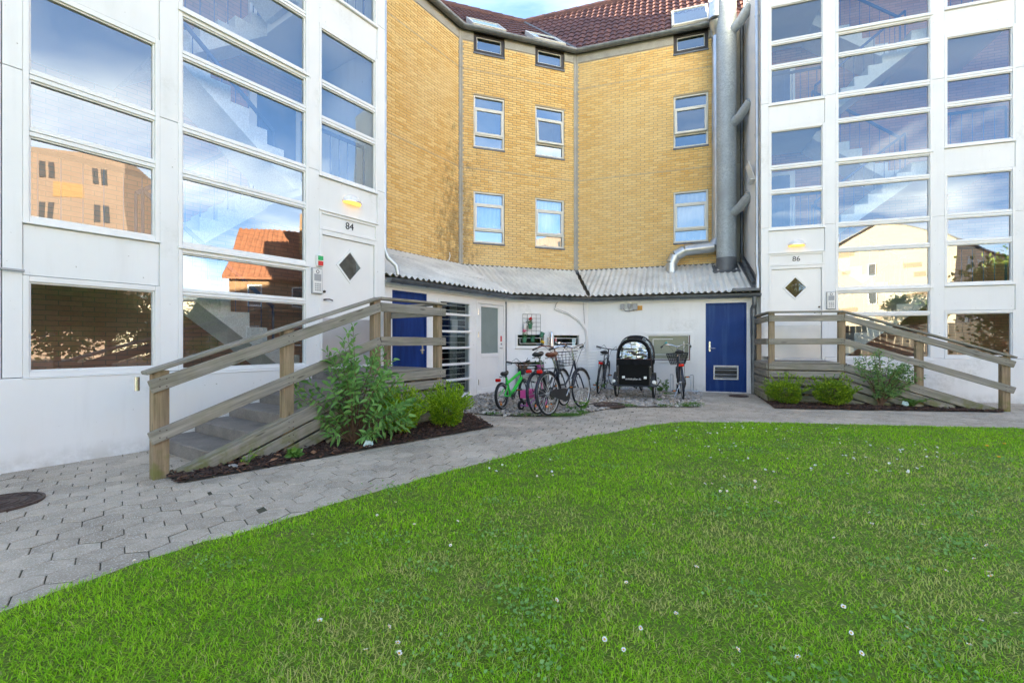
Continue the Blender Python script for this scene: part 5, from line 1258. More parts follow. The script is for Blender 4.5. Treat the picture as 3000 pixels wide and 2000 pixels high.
    if bell:
        mb = MB(); mb.M = S0; p = path[-3]; mb.lathe([(.012, -.01), (.034, .0), (.034, .012), (.012, .032)], 12, 0, p+Vector((0, 0, .04))); mb.build('bell', 'chrome', hb, None, True)
    if guards:
        for (cc, nm, a0, a1, Mx) in ((RA, 'rear_mudguard', 15, 205, None), (FA, 'front_mudguard', 20, 150, S0)):
            mb = MB(); mb.M = Mx; R2 = r+.022; vs = []; fs = []; n = 18
            for i in range(n+1):
                a = rad(a0+(a1-a0)*i/n)
                for (y, dr) in ((-.024, -.012), (-.014, 0), (.014, 0), (.024, -.012)): vs.append((cc.x+(R2+dr)*math.cos(a), y, cc.z+(R2+dr)*math.sin(a)))
            for i in range(n):
                for j in range(3): fs.append((i*4+j, i*4+j+1, i*4+j+5, i*4+j+4))
            mb.add(vs, fs); mb.build(nm, guards, root, None, True)
    # crank, chain case, pedals
    mb = MB()
    if chaincase: mb.prism([(BB.x+.1, BB.z+.06), (BB.x+.115, BB.z), (BB.x+.09, BB.z-.075), (BB.x, BB.z-.1), (.06, r-.06), (-.03, r-.045), (-.05, r), (-.02, r+.045), (.08, r+.06), (BB.x, BB.z+.115)], -.075, -.05); mb.build('chain_case', 'black_plastic', root)
    else: mb.ring(BB+Vector((0, -.055, 0)), .085*k, .006, 'y', 24, 5); mb.ring(BB+Vector((0, -.055, 0)), .05*k, .006, 'y', 20, 5); mb.build('chain_ring', 'black_metal', root)
    mb = MB(); mb.cyl(BB+Vector((0, -.085, 0)), BB+Vector((0, .085, 0)), .02*k, 10)
    cr = Vector((.1*k, 0, .13*k)); mb.tube([BB+Vector((0, -.085, 0)), BB+cr+Vector((0, -.095, 0))], .011*k, 6); mb.tube([BB+Vector((0, .085, 0)), BB-cr+Vector((0, .095, 0))], .011*k, 6); cm = mb.build('crank', 'steel' if not mtb else 'black_metal', root, None, True)
    for s in (-1, 1):
        p = BB+cr*(-s)+Vector((0, s*.1, 0)); mb = MB(); mb.box(p.x-.045*k, p.y+(0 if s > 0 else -.09), p.z-.012, p.x+.045*k, p.y+(.09 if s > 0 else 0), p.z+.012, 0, .004); pd = mb.build('pedal', 'black_plastic', cm)
        mb = MB(); mb.box(p.x-.047*k, p.y+s*.02-.0, p.z-.008, p.x-.0455*k, p.y+s*.07, p.z+.008); mb.build('pedal_reflector', 'orange_reflector', cm)
    if rack:
        mb = MB()
        for y in (-.06, 0, .06): mb.tube([(.2*k, y, .74*k), (-.2, y, .74*k)], .006, 6)
        mb.tube([(-.2, -.06, .74*k), (-.2, .06, .74*k)], .006, 6)
        for y in (-.062, .062): mb.tube([(-.1, y, .74*k), (0, y, r)], .005, 6)
        mb.build('rack', 'black_metal', root, None, True)
        mb = MB(); mb.ring((0, .05, r+.1), .05, .0, 'y', 8, 3) if False else None
    if light:
        z = .7 if rack else r*2+.04; mb = MB(); mb.box(-.24 if rack else -.12, -.05, z-.025, -.2 if rack else -.08, .05, z+.03, 0, .012); mb.build('rear_light', 'red_reflector', root, None, True)
    a = rad(250); mb = MB(); mb.box(r*.55*math.cos(a)-.03, -.006, r+r*.6*math.sin(a)-.02, r*.55*math.cos(a)+.03, .006, r+r*.6*math.sin(a)+.02, 0, .005); mb.build('wheel_reflector', 'orange_reflector', root)
    mb = MB(); mb.tube([BB+Vector((-.08, .03, -.02)), Vector((BB.x-.2, .16, .0))], .009*k, 6); mb.build('kickstand', 'steel' if not mtb else 'black_metal', root, None, True)
    if bsk: basket(root, wb-.0, wb+.32, .13, .2, .72, .98, S0, bsk)
    return root
bike('black bicycle with brown leather saddle standing foremost in the gravel', (.595, 7.216), 36.4, frame='black_navy', sad='brown_leather', bar='chrome', bsk='white_plastic', lean=-4, bell=True)
bike('dark bicycle with black saddle and brown handlebar behind the foremost one', (.425, 7.36), 29, frame='graphite', sad='black_plastic', bar='brown_leather', bsk='black_metal', lean=-5, r=.335)
bike('grey black bicycle leaning on the white wall left of the cargo tricycle', (1.93, 10.22), 19, frame='graphite', low=False, bar='black_metal', lean=7, chaincase=False, barh=1.0, sadh=.92, guards='black_metal', flat=True)
b4 = bike('dark blue bicycle with front basket below the frosted window', (3.46, 9.24), 17, frame='black_navy', bar='chrome', bsk=None, lean=-4, steer=-10, teal=True)
# wide mesh basket of the bicycle below the frosted window
basket(b4, 1.04, 1.36, .15, .23, .66, .9, None, 'black_metal', .004, 9, 8)
bike('small lime green children bicycle beside the white glazed door', (-.16, 7.83), 27, r=.235, wb=.9, frame='green_paint', mtb=True, bar='black_metal', k=.74, guards=None, chaincase=False, rack=False, lean=-4, tr=.026, wall='rubber_grey', rim='black_metal', sadh=.6, barh=.78)
# ------------------------------------------------------------------ small pink tricycle between the bicycles
h = 38; root = thing('tricycle', 'pink and lilac toddler tricycle half hidden behind the bicycles', 'tricycle', (.33, 7.78, .03), rad(90-h)); root.scale = (.8, .8, .8)
for y in (-.2, .2):
    mb = MB(); mb.ring((-.1, y, .1), .075, .03, 'y', 24, 8); w = mb.build('rear_wheel', 'rubber', root, None, True); mb = MB(); mb.ring((-.1, y, .1), .05, .014, 'y', 24, 6); mb.build('rim', 'white_plastic', w, None, True)
    mb = MB(); mb.cyl((-.1, y-.02, .1), (-.1, y+.02, .1), .018, 8); mb.build('hub', 'lilac_plastic', w)
mb = MB(); mb.ring((.5, 0, .14), .11, .03, 'y', 28, 8); w = mb.build('front_wheel', 'rubber', root, None, True); mb = MB(); mb.ring((.5, 0, .14), .075, .014, 'y', 24, 6); mb.build('rim', 'pink_plastic', w, None, True)
mb = MB(); mb.tube([(-.1, -.2, .1), (-.1, .2, .1)], .014, 8); mb.tube([(-.1, 0, .1), (.05, 0, .2), (.32, 0, .3), (.42, 0, .4)], .024, 10); mb.tube([(.5, -.05, .14), (.42, -.05, .38), (.42, .05, .38), (.5, .05, .14)], .013, 8); mb.build('frame', 'lilac_plastic', root, None, True)
mb = MB(); mb.tube([(.42, 0, .38), (.38, 0, .55)], .014, 8); mb.tube([(.33, -.2, .57), (.38, -.08, .55), (.38, .08, .55), (.33, .2, .57)], .012, 8); mb.build('handlebar', 'pink_plastic', root, None, True)
for y in (-.2, .2): mb = MB(); mb.tube([(.36, y*.7, .56), (.31, y*1.1, .575)], .018, 8); mb.build('grip', 'black_plastic', root, None, True)
mb = MB(); mb.box(.0, -.1, .3, .2, .1, .34, 0, .015); mb.box(-.03, -.1, .3, .0, .1, .46, 0, .012); mb.tube([(.1, 0, .2), (.1, 0, .3)], .02, 8); mb.build('seat', 'pink_plastic', root)
mb = MB(); mb.box(-.27, -.1, .28, -.06, .1, .3); 
for (a, b, c, d) in ((-.27, -.1, -.255, .1), (-.075, -.1, -.06, .1), (-.255, -.1, -.075, -.085), (-.255, .085, -.075, .1)): mb.box(a, b, .3, c, d, .44, 0, .004)
mb.tube([(-.15, 0, .1), (-.15, 0, .28)], .02, 8); mb.build('rear_basket', 'pink_plastic', root)
# ------------------------------------------------------------------ black cargo tricycle with rain hood
hd = Vector((-.36, -.933)); root = thing('cargo_tricycle', 'black cargo tricycle with clear rain hood facing the lawn', 'cargo tricycle', (2.56, 9.52, .03), math.atan2(hd.y, hd.x))
# local x points forward (towards the lawn); front axle at x = 0
for y in (-.375, .375):
    wheel(root, 'front_wheel', (0, y, .25), .25, .024, None, 'rubber', 'rim_silver', 16)
    mb = MB(); vs = []; fs = []; n = 16
    for i in range(n+1):
        a = rad(5+170*i/n)
        for dy in (-.04, .04): vs.append((.285*math.cos(a), y+dy, .25+.285*math.sin(a)))
    for i in range(n): fs.append((2*i, 2*i+1, 2*i+3, 2*i+2))
    mb.add(vs, fs); mb.build('front_mudguard', 'black_metal', root, None, True)
wheel(root, 'rear_wheel', (-1.42, 0, .33), .33, .022, None)
BX0, BX1, HW = -.62, .22, .325
mb = MB(); mb.box(BX1-.012, -HW+.025, .29, BX1, HW-.025, .77, 0, .003); bp = mb.build('front_panel', 'board_black', root)
for y in (-HW, HW): mb = MB(); mb.box(BX0, y-.007, .29, BX1-.014, y+.007, .77, 0, .003); mb.build('side_panel', 'board_black', root)
mb = MB(); mb.box(BX0-.012, -HW, .29, BX0, HW, .77, 0, .003); mb.build('rear_panel', 'board_black', root)
mb = MB(); mb.box(BX0, -HW, .275, BX1, HW, .289); mb.build('floor_panel', 'board_black', root)
for y in (-HW, HW):
    mb = MB(); mb.box(BX1-.02, y-.028, .27, BX1+.008, y+.028, .8, 0, .006); mb.build('corner_post', 'black_metal', root)
    for z in (.36, .44, .66): mb = MB(); mb.lathe([(.008, 0), (.008, .006), (.002, .009)], 8); o = mb.build('bolt', 'chrome', root); o.location = (BX1+.008, y, z); o.rotation_euler = (0, rad(90), 0)
mb = MB(); mb.tube([(BX1+.03, -.47, .3), (BX1+.045, -.4, .27), (BX1+.045, .4, .27), (BX1+.03, .47, .3)], .014, 8); mb.tube([(BX1-.1, -.5, .36), (BX1+.03, -.47, .3)], .011, 8); mb.tube([(BX1-.1, .5, .36), (BX1+.03, .47, .3)], .011, 8); mb.build('bumper', 'black_metal', root, None, True)
for y in (-.4, .4):
    mb = MB(); mb.M = Matrix.Translation((BX1+.03, y, .35)) @ Matrix.Rotation(rad(90), 4, 'Y'); mb.lathe([(.012, -.05), (.04, -.03), (.046, .012)], 16); hl = mb.build('headlight', 'chrome', root, None, True)
    mb = MB(); mb.M = Matrix.Translation((BX1+.043, y, .35)) @ Matrix.Rotation(rad(90), 4, 'Y'); mb.lathe([(.042, 0), (.03, .01), (.008, .014)], 16); mb.build('lens', 'white_plastic', hl, None, True)
for y in (-.205, .225): mb = MB(); mb.box(BX1+.0005, y-.028, .415, BX1+.004, y+.028, .465); mb.build('front_reflector', 'white_plastic', root)
tx = link('lettering', text_mesh('amladcykler.dk', .052, 'white_plastic', .001), bp); tx.location = (BX1+.003, -.01, .405); tx.rotation_euler = (rad(90), 0, rad(90))
# hood: two hoops, side and roof cloth, clear windows, skirt round the box
def hoop(x, zb, zt, w, n=18):
    pts = []
    for i in range(n+1):
        a = math.pi*i/n; y = -w*math.copysign(abs(math.cos(a))**.75, math.cos(a)); z = zb+(zt-zb)*(math.sin(a)**.8 if a > 0 else 0); pts.append(Vector((x, y, z)))
    return pts
h0, h1, h2 = hoop(BX1-.0, .8, 1.215, .34), hoop(-.12, .8, 1.29, .36), hoop(BX0+.0, .8, 1.26, .35)
for hp in (h0, h1, h2): mb = MB(); mb.tube(hp, .012, 8); mb.build('hood_hoop', 'black_metal', root, None, True)
def band(p, q, m, name, sel=None, wr=.0):
    mb = MB(); n = len(p); k = 6; vs = []; fs = []
    for i in range(n):
        for j in range(k+1): v = p[i].lerp(q[i], j/k); s = math.sin(math.pi*j/k); vs.append(v+Vector((random.uniform(-wr, wr), random.uniform(-wr, wr)*s, random.uniform(-wr, wr)*s-.012*s)))
    for i in range(n-1):
        if sel and not sel(i): continue
        for j in range(k): a = i*(k+1)+j; fs.append((a, a+1, a+k+2, a+k+1))
    mb.add(vs, fs); return mb.build(name, m, root, None, True)
band(h0, h1, 'canvas', 'hood_roof', lambda i: 7 <= i <= 10, .002); band(h0, h1, 'plastic_clear', 'side_window', lambda i: i < 7 or i > 10, .003)
band(h1, h2, 'canvas', 'hood_roof', None, .006)
# broad black border of the front window and the clear front itself
inn = [Vector((BX1+.004, v.y*.83, .8+(v.z-.8)*.86)) for v in h0]; out_ = [Vector((BX1+.002, v.y*1.02, .78+(v.z-.78)*1.02)) for v in h0]
mb = MB(); vs = []; fs = []
for a, b in zip(out_, inn): vs += [a, b, a+Vector((-.02, 0, 0)), b+Vector((-.012, 0, 0))]
for i in range(len(out_)-1): a = 4*i; fs += [(a, a+1, a+5, a+4), (a+2, a+6, a+7, a+3), (a, a+4, a+6, a+2), (a+1, a+3, a+7, a+5)]
mb.add(vs, fs); mb.build('window_border', 'canvas', root, None, True)
mb = MB(); n = 14; vs = []; fs = []
for i in range(len(inn)):
    for j in range(n+1):
        k = j/n; c = Vector((BX1-.002, inn[i].y, .8)); v = c.lerp(inn[i], k); vs.append(v+Vector((random.uniform(-.009, .009) if 0 < j < n else 0, 0, 0)))
for i in range(len(inn)-1):
    for j in range(n): a = i*(n+1)+j; fs.append((a, a+1, a+n+2, a+n+1))
mb.add(vs, fs); mb.build('front_window', 'plastic_clear', root, None, True)
mb = MB(); loop = [(BX0-.02, -HW-.02), (BX1+.018, -HW-.02), (BX1+.018, HW+.02), (BX0-.02, HW+.02)]; n = 16; vs = []; fs = []
pl = []
for s in range(4):
    for i in range(n): pl.append(Vector(loop[s]+(0,)).lerp(Vector(loop[(s+1) % 4]+(0,)), i/n))
for i, p in enumerate(pl):
    f = .014*math.sin(i*1.9)+random.uniform(-.006, .006); d = (p-Vector(((BX0+BX1)/2, 0, 0))).normalized()
    vs += [p+Vector((0, 0, .815)), p+d*(.012+f)+Vector((0, 0, .76)), p+d*(.006-f*.5)+Vector((0, 0, .69+random.uniform(-.012, .012)))]
m = len(pl)
for i in range(m):
    a, b = 3*i, 3*((i+1) % m); fs += [(a, b, b+1, a+1), (a+1, b+1, b+2, a+2)]
mb.add(vs, fs); mb.build('skirt', 'canvas', root, None, True)
mb = MB(); mb.tube([(BX1+.022, -HW-.01, .812), (BX1+.022, HW+.01, .812)], .006, 6); mb.build('piping', 'rust_frame', root)
mb = MB(); mb.box(BX0+.05, -.28, .3, BX0+.3, .28, .55, 0, .02); mb.box(BX0+.02, -.28, .5, BX0+.08, .28, .95, 0, .02); mb.build('bench', 'rust_frame', root)
mb = MB(); mb.box(-.3, -.2, .6, .05, .12, .8, 0, .05); mb.build('bag', 'dry_twig', root)
mb = MB(); mb.tube([(-.62, 0, .3), (-.85, 0, .3), (-1.0, 0, .34)], .03, 10); mb.tube([(-1.0, 0, .34), (-1.05, 0, .86)], .02, 10)
for s in (-1, 1): mb.tube([(-1.0, s*.03, .32), (-1.42, s*.05, .33)], .01, 8); mb.tube([(-1.05, s*.02, .75), (-1.42, s*.05, .33)], .01, 8); mb.tube([(-.3, s*.2, .27), (-.62, s*.03, .14), (-.8, 0, .28)], .013, 8)
mb.tube([(-.02, -.36, .25), (-.02, .36, .25)], .014, 8); mb.build('frame', 'black_metal', root, None, True)
saddle(root, (-1.07, 0, .96), .27, .22, 'black_plastic')
mb = MB(); mb.tube([(BX0-.04, -.33, 1.0), (BX0-.04, .33, 1.0)], .013, 8); mb.tube([(BX0-.04, 0, 1.0), (BX0-.02, 0, .75)], .013, 8); mb.build('handlebar', 'black_metal', root, None, True)
# ------------------------------------------------------------------ gravel and bark mulch
def pebble_mesh(tint, seed):
    rn = random.Random(seed); t = (1+5**.5)/2
    vs = [Vector(v).normalized() for v in ((-1, t, 0), (1, t, 0), (-1, -t, 0), (1, -t, 0), (0, -1, t), (0, 1, t), (0, -1, -t), (0, 1, -t), (t, 0, -1), (t, 0, 1), (-t, 0, -1), (-t, 0, 1))]
    fs = [(0, 11, 5), (0, 5, 1), (0, 1, 7), (0, 7, 10), (0, 10, 11), (1, 5, 9), (5, 11, 4), (11, 10, 2), (10, 7, 6), (7, 1, 8), (3, 9, 4), (3, 4, 2), (3, 2, 6), (3, 6, 8), (3, 8, 9), (4, 9, 5), (2, 4, 11), (6, 2, 10), (8, 6, 7), (9, 8, 1)]
    sc = Vector((1.25, 1, .62)); mb = MB(); mb.add([Vector((v.x*sc.x, v.y*sc.y, v.z*sc.z))*rn.uniform(.82, 1.12) for v in vs], fs, tint=tint); return mb
def scatter(poly, n):
    xs = [p[0] for p in poly]; ys = [p[1] for p in poly]; res = []
    while len(res) < n:
        x, y = random.uniform(min(xs), max(xs)), random.uniform(min(ys), max(ys))
        if inpoly(x, y, poly): res.append((x, y))
    return res
gr = struct(bpy.data.objects.new('gravel', None)); COL.objects.link(gr)
pts = [(x, y, random.uniform(.014, .034)*random.choice((1, 1, .8, 1.25))) for x, y in scatter(GRAVEL, 8500)]
pts.sort(key=lambda p: -p[2]/max(2, p[1]))
pv = [pebble_mesh((k+.5)/14, k).mesh('pebble', 'pebble', True) for k in range(14)]
for (x, y, s) in pts[:300]:
    o = link('pebble', random.choice(pv), gr); o.location = (x, y, .006+s*.3+random.uniform(0, .012)); o.scale = (s,)*3; o.rotation_euler = (random.uniform(-.4, .4), random.uniform(-.4, .4), random.uniform(0, 6.3))
mb = MB(); pm = [pebble_mesh(0, 50+k) for k in range(14)]
for (x, y, s) in pts[300:]:
    M = Matrix.Translation((x, y, .006+s*.3+random.uniform(0, .015))) @ Matrix.Rotation(random.uniform(0, 6.3), 4, 'Z') @ Matrix.Rotation(random.uniform(-.5, .5), 4, 'X') @ Matrix.Scale(s, 4); q = random.choice(pm)
    mb.add([M@Vector(v) for v in q.v], q.f, tint=random.random())
struct(mb.build('pebbles', 'pebble', gr, None, True), 'stuff')
for bed, n, nm in ((BED1, 3000, 'bark_mulch'), (BED2, 3200, 'bark_mulch')):
    mb = MB()
    for (x, y) in scatter(bed, n):
        l, w = random.uniform(.02, .07), random.uniform(.01, .026)
        M = Matrix.Translation((x, y, .018+abs(random.gauss(0, .012)))) @ Matrix.Rotation(random.uniform(0, 6.3), 4, 'Z') @ Matrix.Rotation(random.gauss(0, .35), 4, 'X') @ Matrix.Rotation(random.gauss(0, .3), 4, 'Y')
        a = [(-l/2, -w*.3, 0), (-l*.2, -w/2, .004), (l/2, -w*.2, 0), (l*.35, w/2, 0), (-l*.4, w*.4, .005)]
        mb.add([M@Vector(v) for v in a]+[M@(Vector(v)*.9-Vector((0, 0, .008))) for v in a], [(0, 1, 2, 3, 4)]+[(i, 5+i, 5+(i+1) % 5, (i+1) % 5) for i in range(5)], tint=random.random()**1.4*(.95 if random.random() < .9 else 1))
    struct(mb.build(nm, 'mulch'), 'stuff')
# ------------------------------------------------------------------ shrubs
def stems_of(root, tips, base_r, m='stem', name='stem'):
    for tip in tips:
        t = Vector(tip); mid = Vector((t.x*.35+random.uniform(-.03, .03), t.y*.35+random.uniform(-.03, .03), t.z*.5)); mb = MB(); mb.tube([(random.uniform(-.03, .03), random.uniform(-.03, .03), 0), mid, t], [base_r, base_r*.7, base_r*.3], 6); mb.build(name, m, root, None, True)
root = thing('shrub', 'tall loose shrub with long green leaves in front of the left railing', 'shrub', (-1.83, 5.32, .01))
tips = []
for i in range(64):
    a = random.uniform(0, 6.28); z = random.choice((random.uniform(.12, .5), random.uniform(.4, .85), random.uniform(.8, 1.15)))
    rr = (.68 if z < .5 else .6 if z < .85 else .32)*random.uniform(.35, 1); tips.append((rr*1.15*math.cos(a), rr*.7*math.sin(a), z))
tips += [(-.08, 0, 1.28), (.0, -.05, 1.36), (-.14, .03, 1.2), (.36, -.05, 1.05), (.42, .05, .98), (.3, -.1, 1.1), (-.66, -.1, .58), (-.6, -.1, .4), (-.45, -.15, .72), (.62, -.05, .34), (.2, -.2, .14)]
stems_of(root, tips, .0055)
lp, ld = [], []
for t in tips:
    t = Vector(t); o = Vector((t.x*.35, t.y*.35, t.z*.5)); ax = (t-o).normalized(); n = 9
    for i in range(n):
        k = i/(n-1); p = o.lerp(t, .3+.7*k); b = 1.57*i+random.uniform(-.3, .3); u = ax.orthogonal().normalized(); w = ax.cross(u); out_d = (u*math.cos(b)+w*math.sin(b))
        for sgn in (1, -1): lp.append(p+out_d*sgn*.006); ld.append(out_d*sgn*(1.1-.45*k)+ax*(.1+.75*k)+Vector((0, 0, -.12+.2*k)))
idx = list(range(len(lp))); random.shuffle(idx)
def leaf_single(tint):
    mb = MB(); L, W_ = .105, .034; prof = [(0, 0), (.25, .8), (.5, 1), (.75, .62), (1, 0)]; vs = []; fs = []
    for (u, w) in prof: z = -.25*L*u*u; vs += [(L*u, -W_/2*w, z+.006*w), (L*u, 0, z), (L*u, W_/2*w, z+.006*w)]
    for i in range(4):
        for j in range(2): fs.append((i*3+j, (i+1)*3+j, (i+1)*3+j+1, i*3+j+1))
    mb.add(vs, fs, tint=tint); return mb.mesh('leaf', 'leaf_buddleia', True)
lv_ = [leaf_single((k+.5)/6) for k in range(6)]
for i in idx[:300]:
    o = link('leaf', random.choice(lv_), root); d = (ld[i]+Vector((random.gauss(0, .2), random.gauss(0, .2), random.gauss(0, .2)))).normalized(); o.location = lp[i]; o.rotation_mode = 'QUATERNION'
    q = d.to_track_quat('X', 'Z'); o.rotation_quaternion = q; s = random.uniform(.7, 1.15); o.scale = (s, s, s)
leaf_obj('leaves', root, [lp[i] for i in idx[300:]], .1, .034, 'leaf_buddleia', .05, [ld[i] for i in idx[300:]], None, 'stuff', .25, .2)
def mound(label, loc, rx, rz, n, m, ln, wd, group, up=.5, lump=.12, spiky=0.):
    root = thing('shrub', label, 'shrub', loc, 0, group); pts = []; ds = []
    lumps = [(Vector((random.gauss(0, 1), random.gauss(0, 1), random.gauss(.4, .8))).normalized(), random.uniform(.06, .2)) for _ in range(26)]
    while len(pts) < n:
        d = Vector((random.gauss(0, 1), random.gauss(0, 1), random.gauss(0, 1))).normalized(); k = 1-lump
        for (c, h) in lumps: k += h*max(0, (d.dot(c)-.82)/.18)
        rr = k*random.uniform(.35, 1)**.4; x = Vector((d.x*rx*rr, d.y*rx*rr, rz*.5*(1+d.z*rr)*1.0))
        if x.z < .03: continue
        pts.append(x); ds.append(Vector((d.x, d.y, d.z*.6+up)))
    for i in range(9): a = i*.7; mb = MB(); mb.tube([(0, 0, -.01), (math.cos(a)*rx*.35, math.sin(a)*rx*.35, rz*.4), (math.cos(a)*rx*.6, math.sin(a)*rx*.6, rz*.7)], [.008, .006, .002], 5); mb.build('stem', 'stem', root)
    leaf_obj('foliage', root, pts, ln, wd, m, 0, ds, None, 'stuff', .4)
    if spiky:
        sp, sd = [], []
        for _ in range(int(spiky)):
            d = Vector((random.gauss(0, 1), random.gauss(0, 1), abs(random.gauss(.5, .6)))).normalized(); b = Vector((d.x*rx*.95, d.y*rx*.95, rz*.5*(1+d.z*.95))); ax = (d+Vector((0, 0, .5))).normalized()
            for i in range(16): sp.append(b+ax*(.012*i)); q = Vector((random.gauss(0, 1), random.gauss(0, 1), random.gauss(0, 1))); sd.append(ax+q*.45)
        leaf_obj('shoots', root, sp, ln, wd, m, 0, sd, None, 'stuff', .2)
    return root
mound('bright green conifer shrub next to the tall leafy shrub', (-1.42, 5.83, .01), .22, .46, 3600, 'leaf_box', .036, .014, 'conifers in the left bed', .8, .22, 150)
mound('bright green conifer shrub at the right end of the left bed', (-.9, 6.27, .01), .225, .47, 3600, 'leaf_box', .036, .014, 'conifers in the left bed', .8, .22, 150)
mound('low rounded box shrub at the left end of the right bed', (5.18, 8.65, .01), .29, .43, 3600, 'leaf_box_dark', .034, .02, 'box shrubs in the right bed', .25, .2, 50)
mound('low rounded box shrub beside the taller shrub in the right bed', (5.87, 8.36, .01), .31, .46, 3800, 'leaf_box_dark', .034, .02, 'box shrubs in the right bed', .25, .2, 50)
root = thing('shrub', 'upright dark green shrub in front of the right railing', 'shrub', (6.68, 8.3, .01))
tips = []
for i in range(46):
    a = random.uniform(0, 6.28); z = random.uniform(.15, .95); rr = (.5 if z > .5 else .3)*math.sqrt(random.uniform(.1, 1)); tips.append((rr*math.cos(a)+(.1 if z > .5 else .15), rr*.7*math.sin(a), z))
tips += [(-.02, 0, 1.02), (.0, .03, .98), (.65, 0, .8), (.75, 0, .55), (.6, .1, .5), (-.45, 0, .85), (-.4, 0, .7)]
stems_of(root, tips, .008)
lp, ld = [], []
for t in tips:
    t = Vector(t); o = Vector((t.x*.35, t.y*.35, t.z*.5))
    for i in range(60):
        p = o.lerp(t, random.uniform(.35, 1.05)); d = Vector((random.gauss(0, 1), random.gauss(0, 1), random.gauss(.2, .6))).normalized(); lp.append(p+d*random.uniform(0, .07)); ld.append(d)
leaf_obj('foliage', root, lp, .05, .019, 'leaf_shrub', .15, ld, None, 'stuff', .4, .1)
def fronds(label, loc, n, L, name='fern', m='leaf_weed', cat='plant', w=.03, up=.9, group=None):
    root = thing(name, label, cat, loc, 0, group); lp, ld = [], []
    for i in range(n):
        a = 6.28*i/n+random.uniform(-.2, .2); l = L*random.uniform(.7, 1.1)
        p0 = Vector((0, 0, 0)); p1 = Vector((math.cos(a)*l*.4, math.sin(a)*l*.4, l*.6*up)); p2 = Vector((math.cos(a)*l*.9, math.sin(a)*l*.9, l*.55*up))
        mb = MB(); mb.tube([p0, p1, p2], [.004, .003, .001], 4); mb.build('frond_stem', 'fern_green', root)
        for k in range(22):
            t = k/22; p = p0.lerp(p1, t).lerp(p1.lerp(p2, t), t); tn = ((p1-p0).lerp(p2-p1, t)).normalized(); s = tn.cross(Vector((0, 0, 1))).normalized()
            for sg in (-1, 1): lp.append(p); ld.append(s*sg+tn*.3)
    leaf_obj('fronds', root, lp, w*1.6, w*.55, m, 0, ld, None, 'stuff', .12, .1); return root
fronds('bright green fern beside the tag in the right bed', (7.18, 8.22, .02), 12, .36)
def weed(label, loc, n, h, group=None, m='leaf_weed', ln=.05, wd=.028, name='weed'):
    root = thing(name, label, 'weed', loc, 0, group); lp, ld = [], []
    for i in range(n):
        t = Vector((random.gauss(0, h*.35), random.gauss(0, h*.3), random.uniform(.3, 1)*h)); mb = MB(); mb.tube([(0, 0, -.01), (t.x*.5, t.y*.5, t.z*.6), t], [.004, .003, .0015], 4); mb.build('stem', 'fern_green', root)
        for k in range(9): lp.append(Vector((t.x*.5, t.y*.5, t.z*.5)).lerp(t, random.random())); ld.append(Vector((random.gauss(0, 1), random.gauss(0, 1), random.gauss(.2, .4))))
    leaf_obj('foliage', root, lp, ln, wd, m, .1, ld, None, 'stuff', .2); return root
g = 'weeds along the white wall'
for (x, y, n, h, l) in ((2.12, 11.0, 9, .22, 'green weed behind the leaning bicycle wheel'), (2.5, 11.0, 9, .3, 'green weed growing by the wall left of the cargo tricycle'), (3.5, 10.72, 9, .16, 'low green weed at the wall beside the bicycle rack hoops'), (3.62, 10.7, 10, .34, 'tall green weed at the wall behind the dark blue bicycle'), (3.28, 10.75, 7, .18, 'small green weed at the wall right of the cargo tricycle')): weed(l, (x, y, .02), n, h, g)
weed('small broad leaved weed at the left end of the mulch bed', (-2.2, 4.62, .02), 5, .1, None, 'leaf_weed', .07, .04)
weed('sparse feathery weed against the lowest railing board', (-2.55, 4.4, .02), 6, .2, None, 'leaf_box', .03, .008)
weed('weed between the wheels of the foremost bicycle', (1.18, 7.62, .02), 6, .2, None, 'leaf_weed', .09, .025)
for (x, y, z, l, rt) in ((-1.62, 5.13, .05, 'pale plant tag lying at the foot of the tall leafy shrub', .4), (7.0, 8.15, .1, 'white and turquoise plant tag at the right shrub', -.2)):
    root = thing('plant_tag', l, 'plant tag', (x, y, z), rt); mb = MB(); mb.prism([(-.045, -.03), (.04, -.04), (.07, -.01), (.045, .045), (-.03, .04)], -.002, .002); o = mb.build('card', 'tag_paper', root); o.rotation_euler = (rad(-20), rad(15), 0)
rt = thing('stone', 'grey stone lying in the mulch by the lowest railing board', 'stone', (-2.62, 4.3, .03)); pm_ = pebble_mesh(.62, 3).mesh('stone_body', 'pebble', True); o = link('stone_body', pm_, rt); o.scale = (.045, .035, .04)
for i, (x, y) in enumerate(((-2.5, 4.25), (-2.3, 4.42), (-2.05, 4.72), (-2.36, 4.6), (-2.2, 4.78))):
    rt = thing('fallen_leaf', 'curled orange brown fallen leaf on the mulch', 'leaf', (x, y, .05), i, 'fallen leaves on the mulch'); mb = MB(); mb.add([(-.05, 0, 0), (-.01, -.03, .012), (.05, 0, .02), (-.01, .03, .015)], [(0, 1, 2), (0, 2, 3)]); mb.build('blade', 'dry_twig', rt)

leaf_mat('leaf_clover', (.12, .28, .05), (.26, .45, .14), .5)
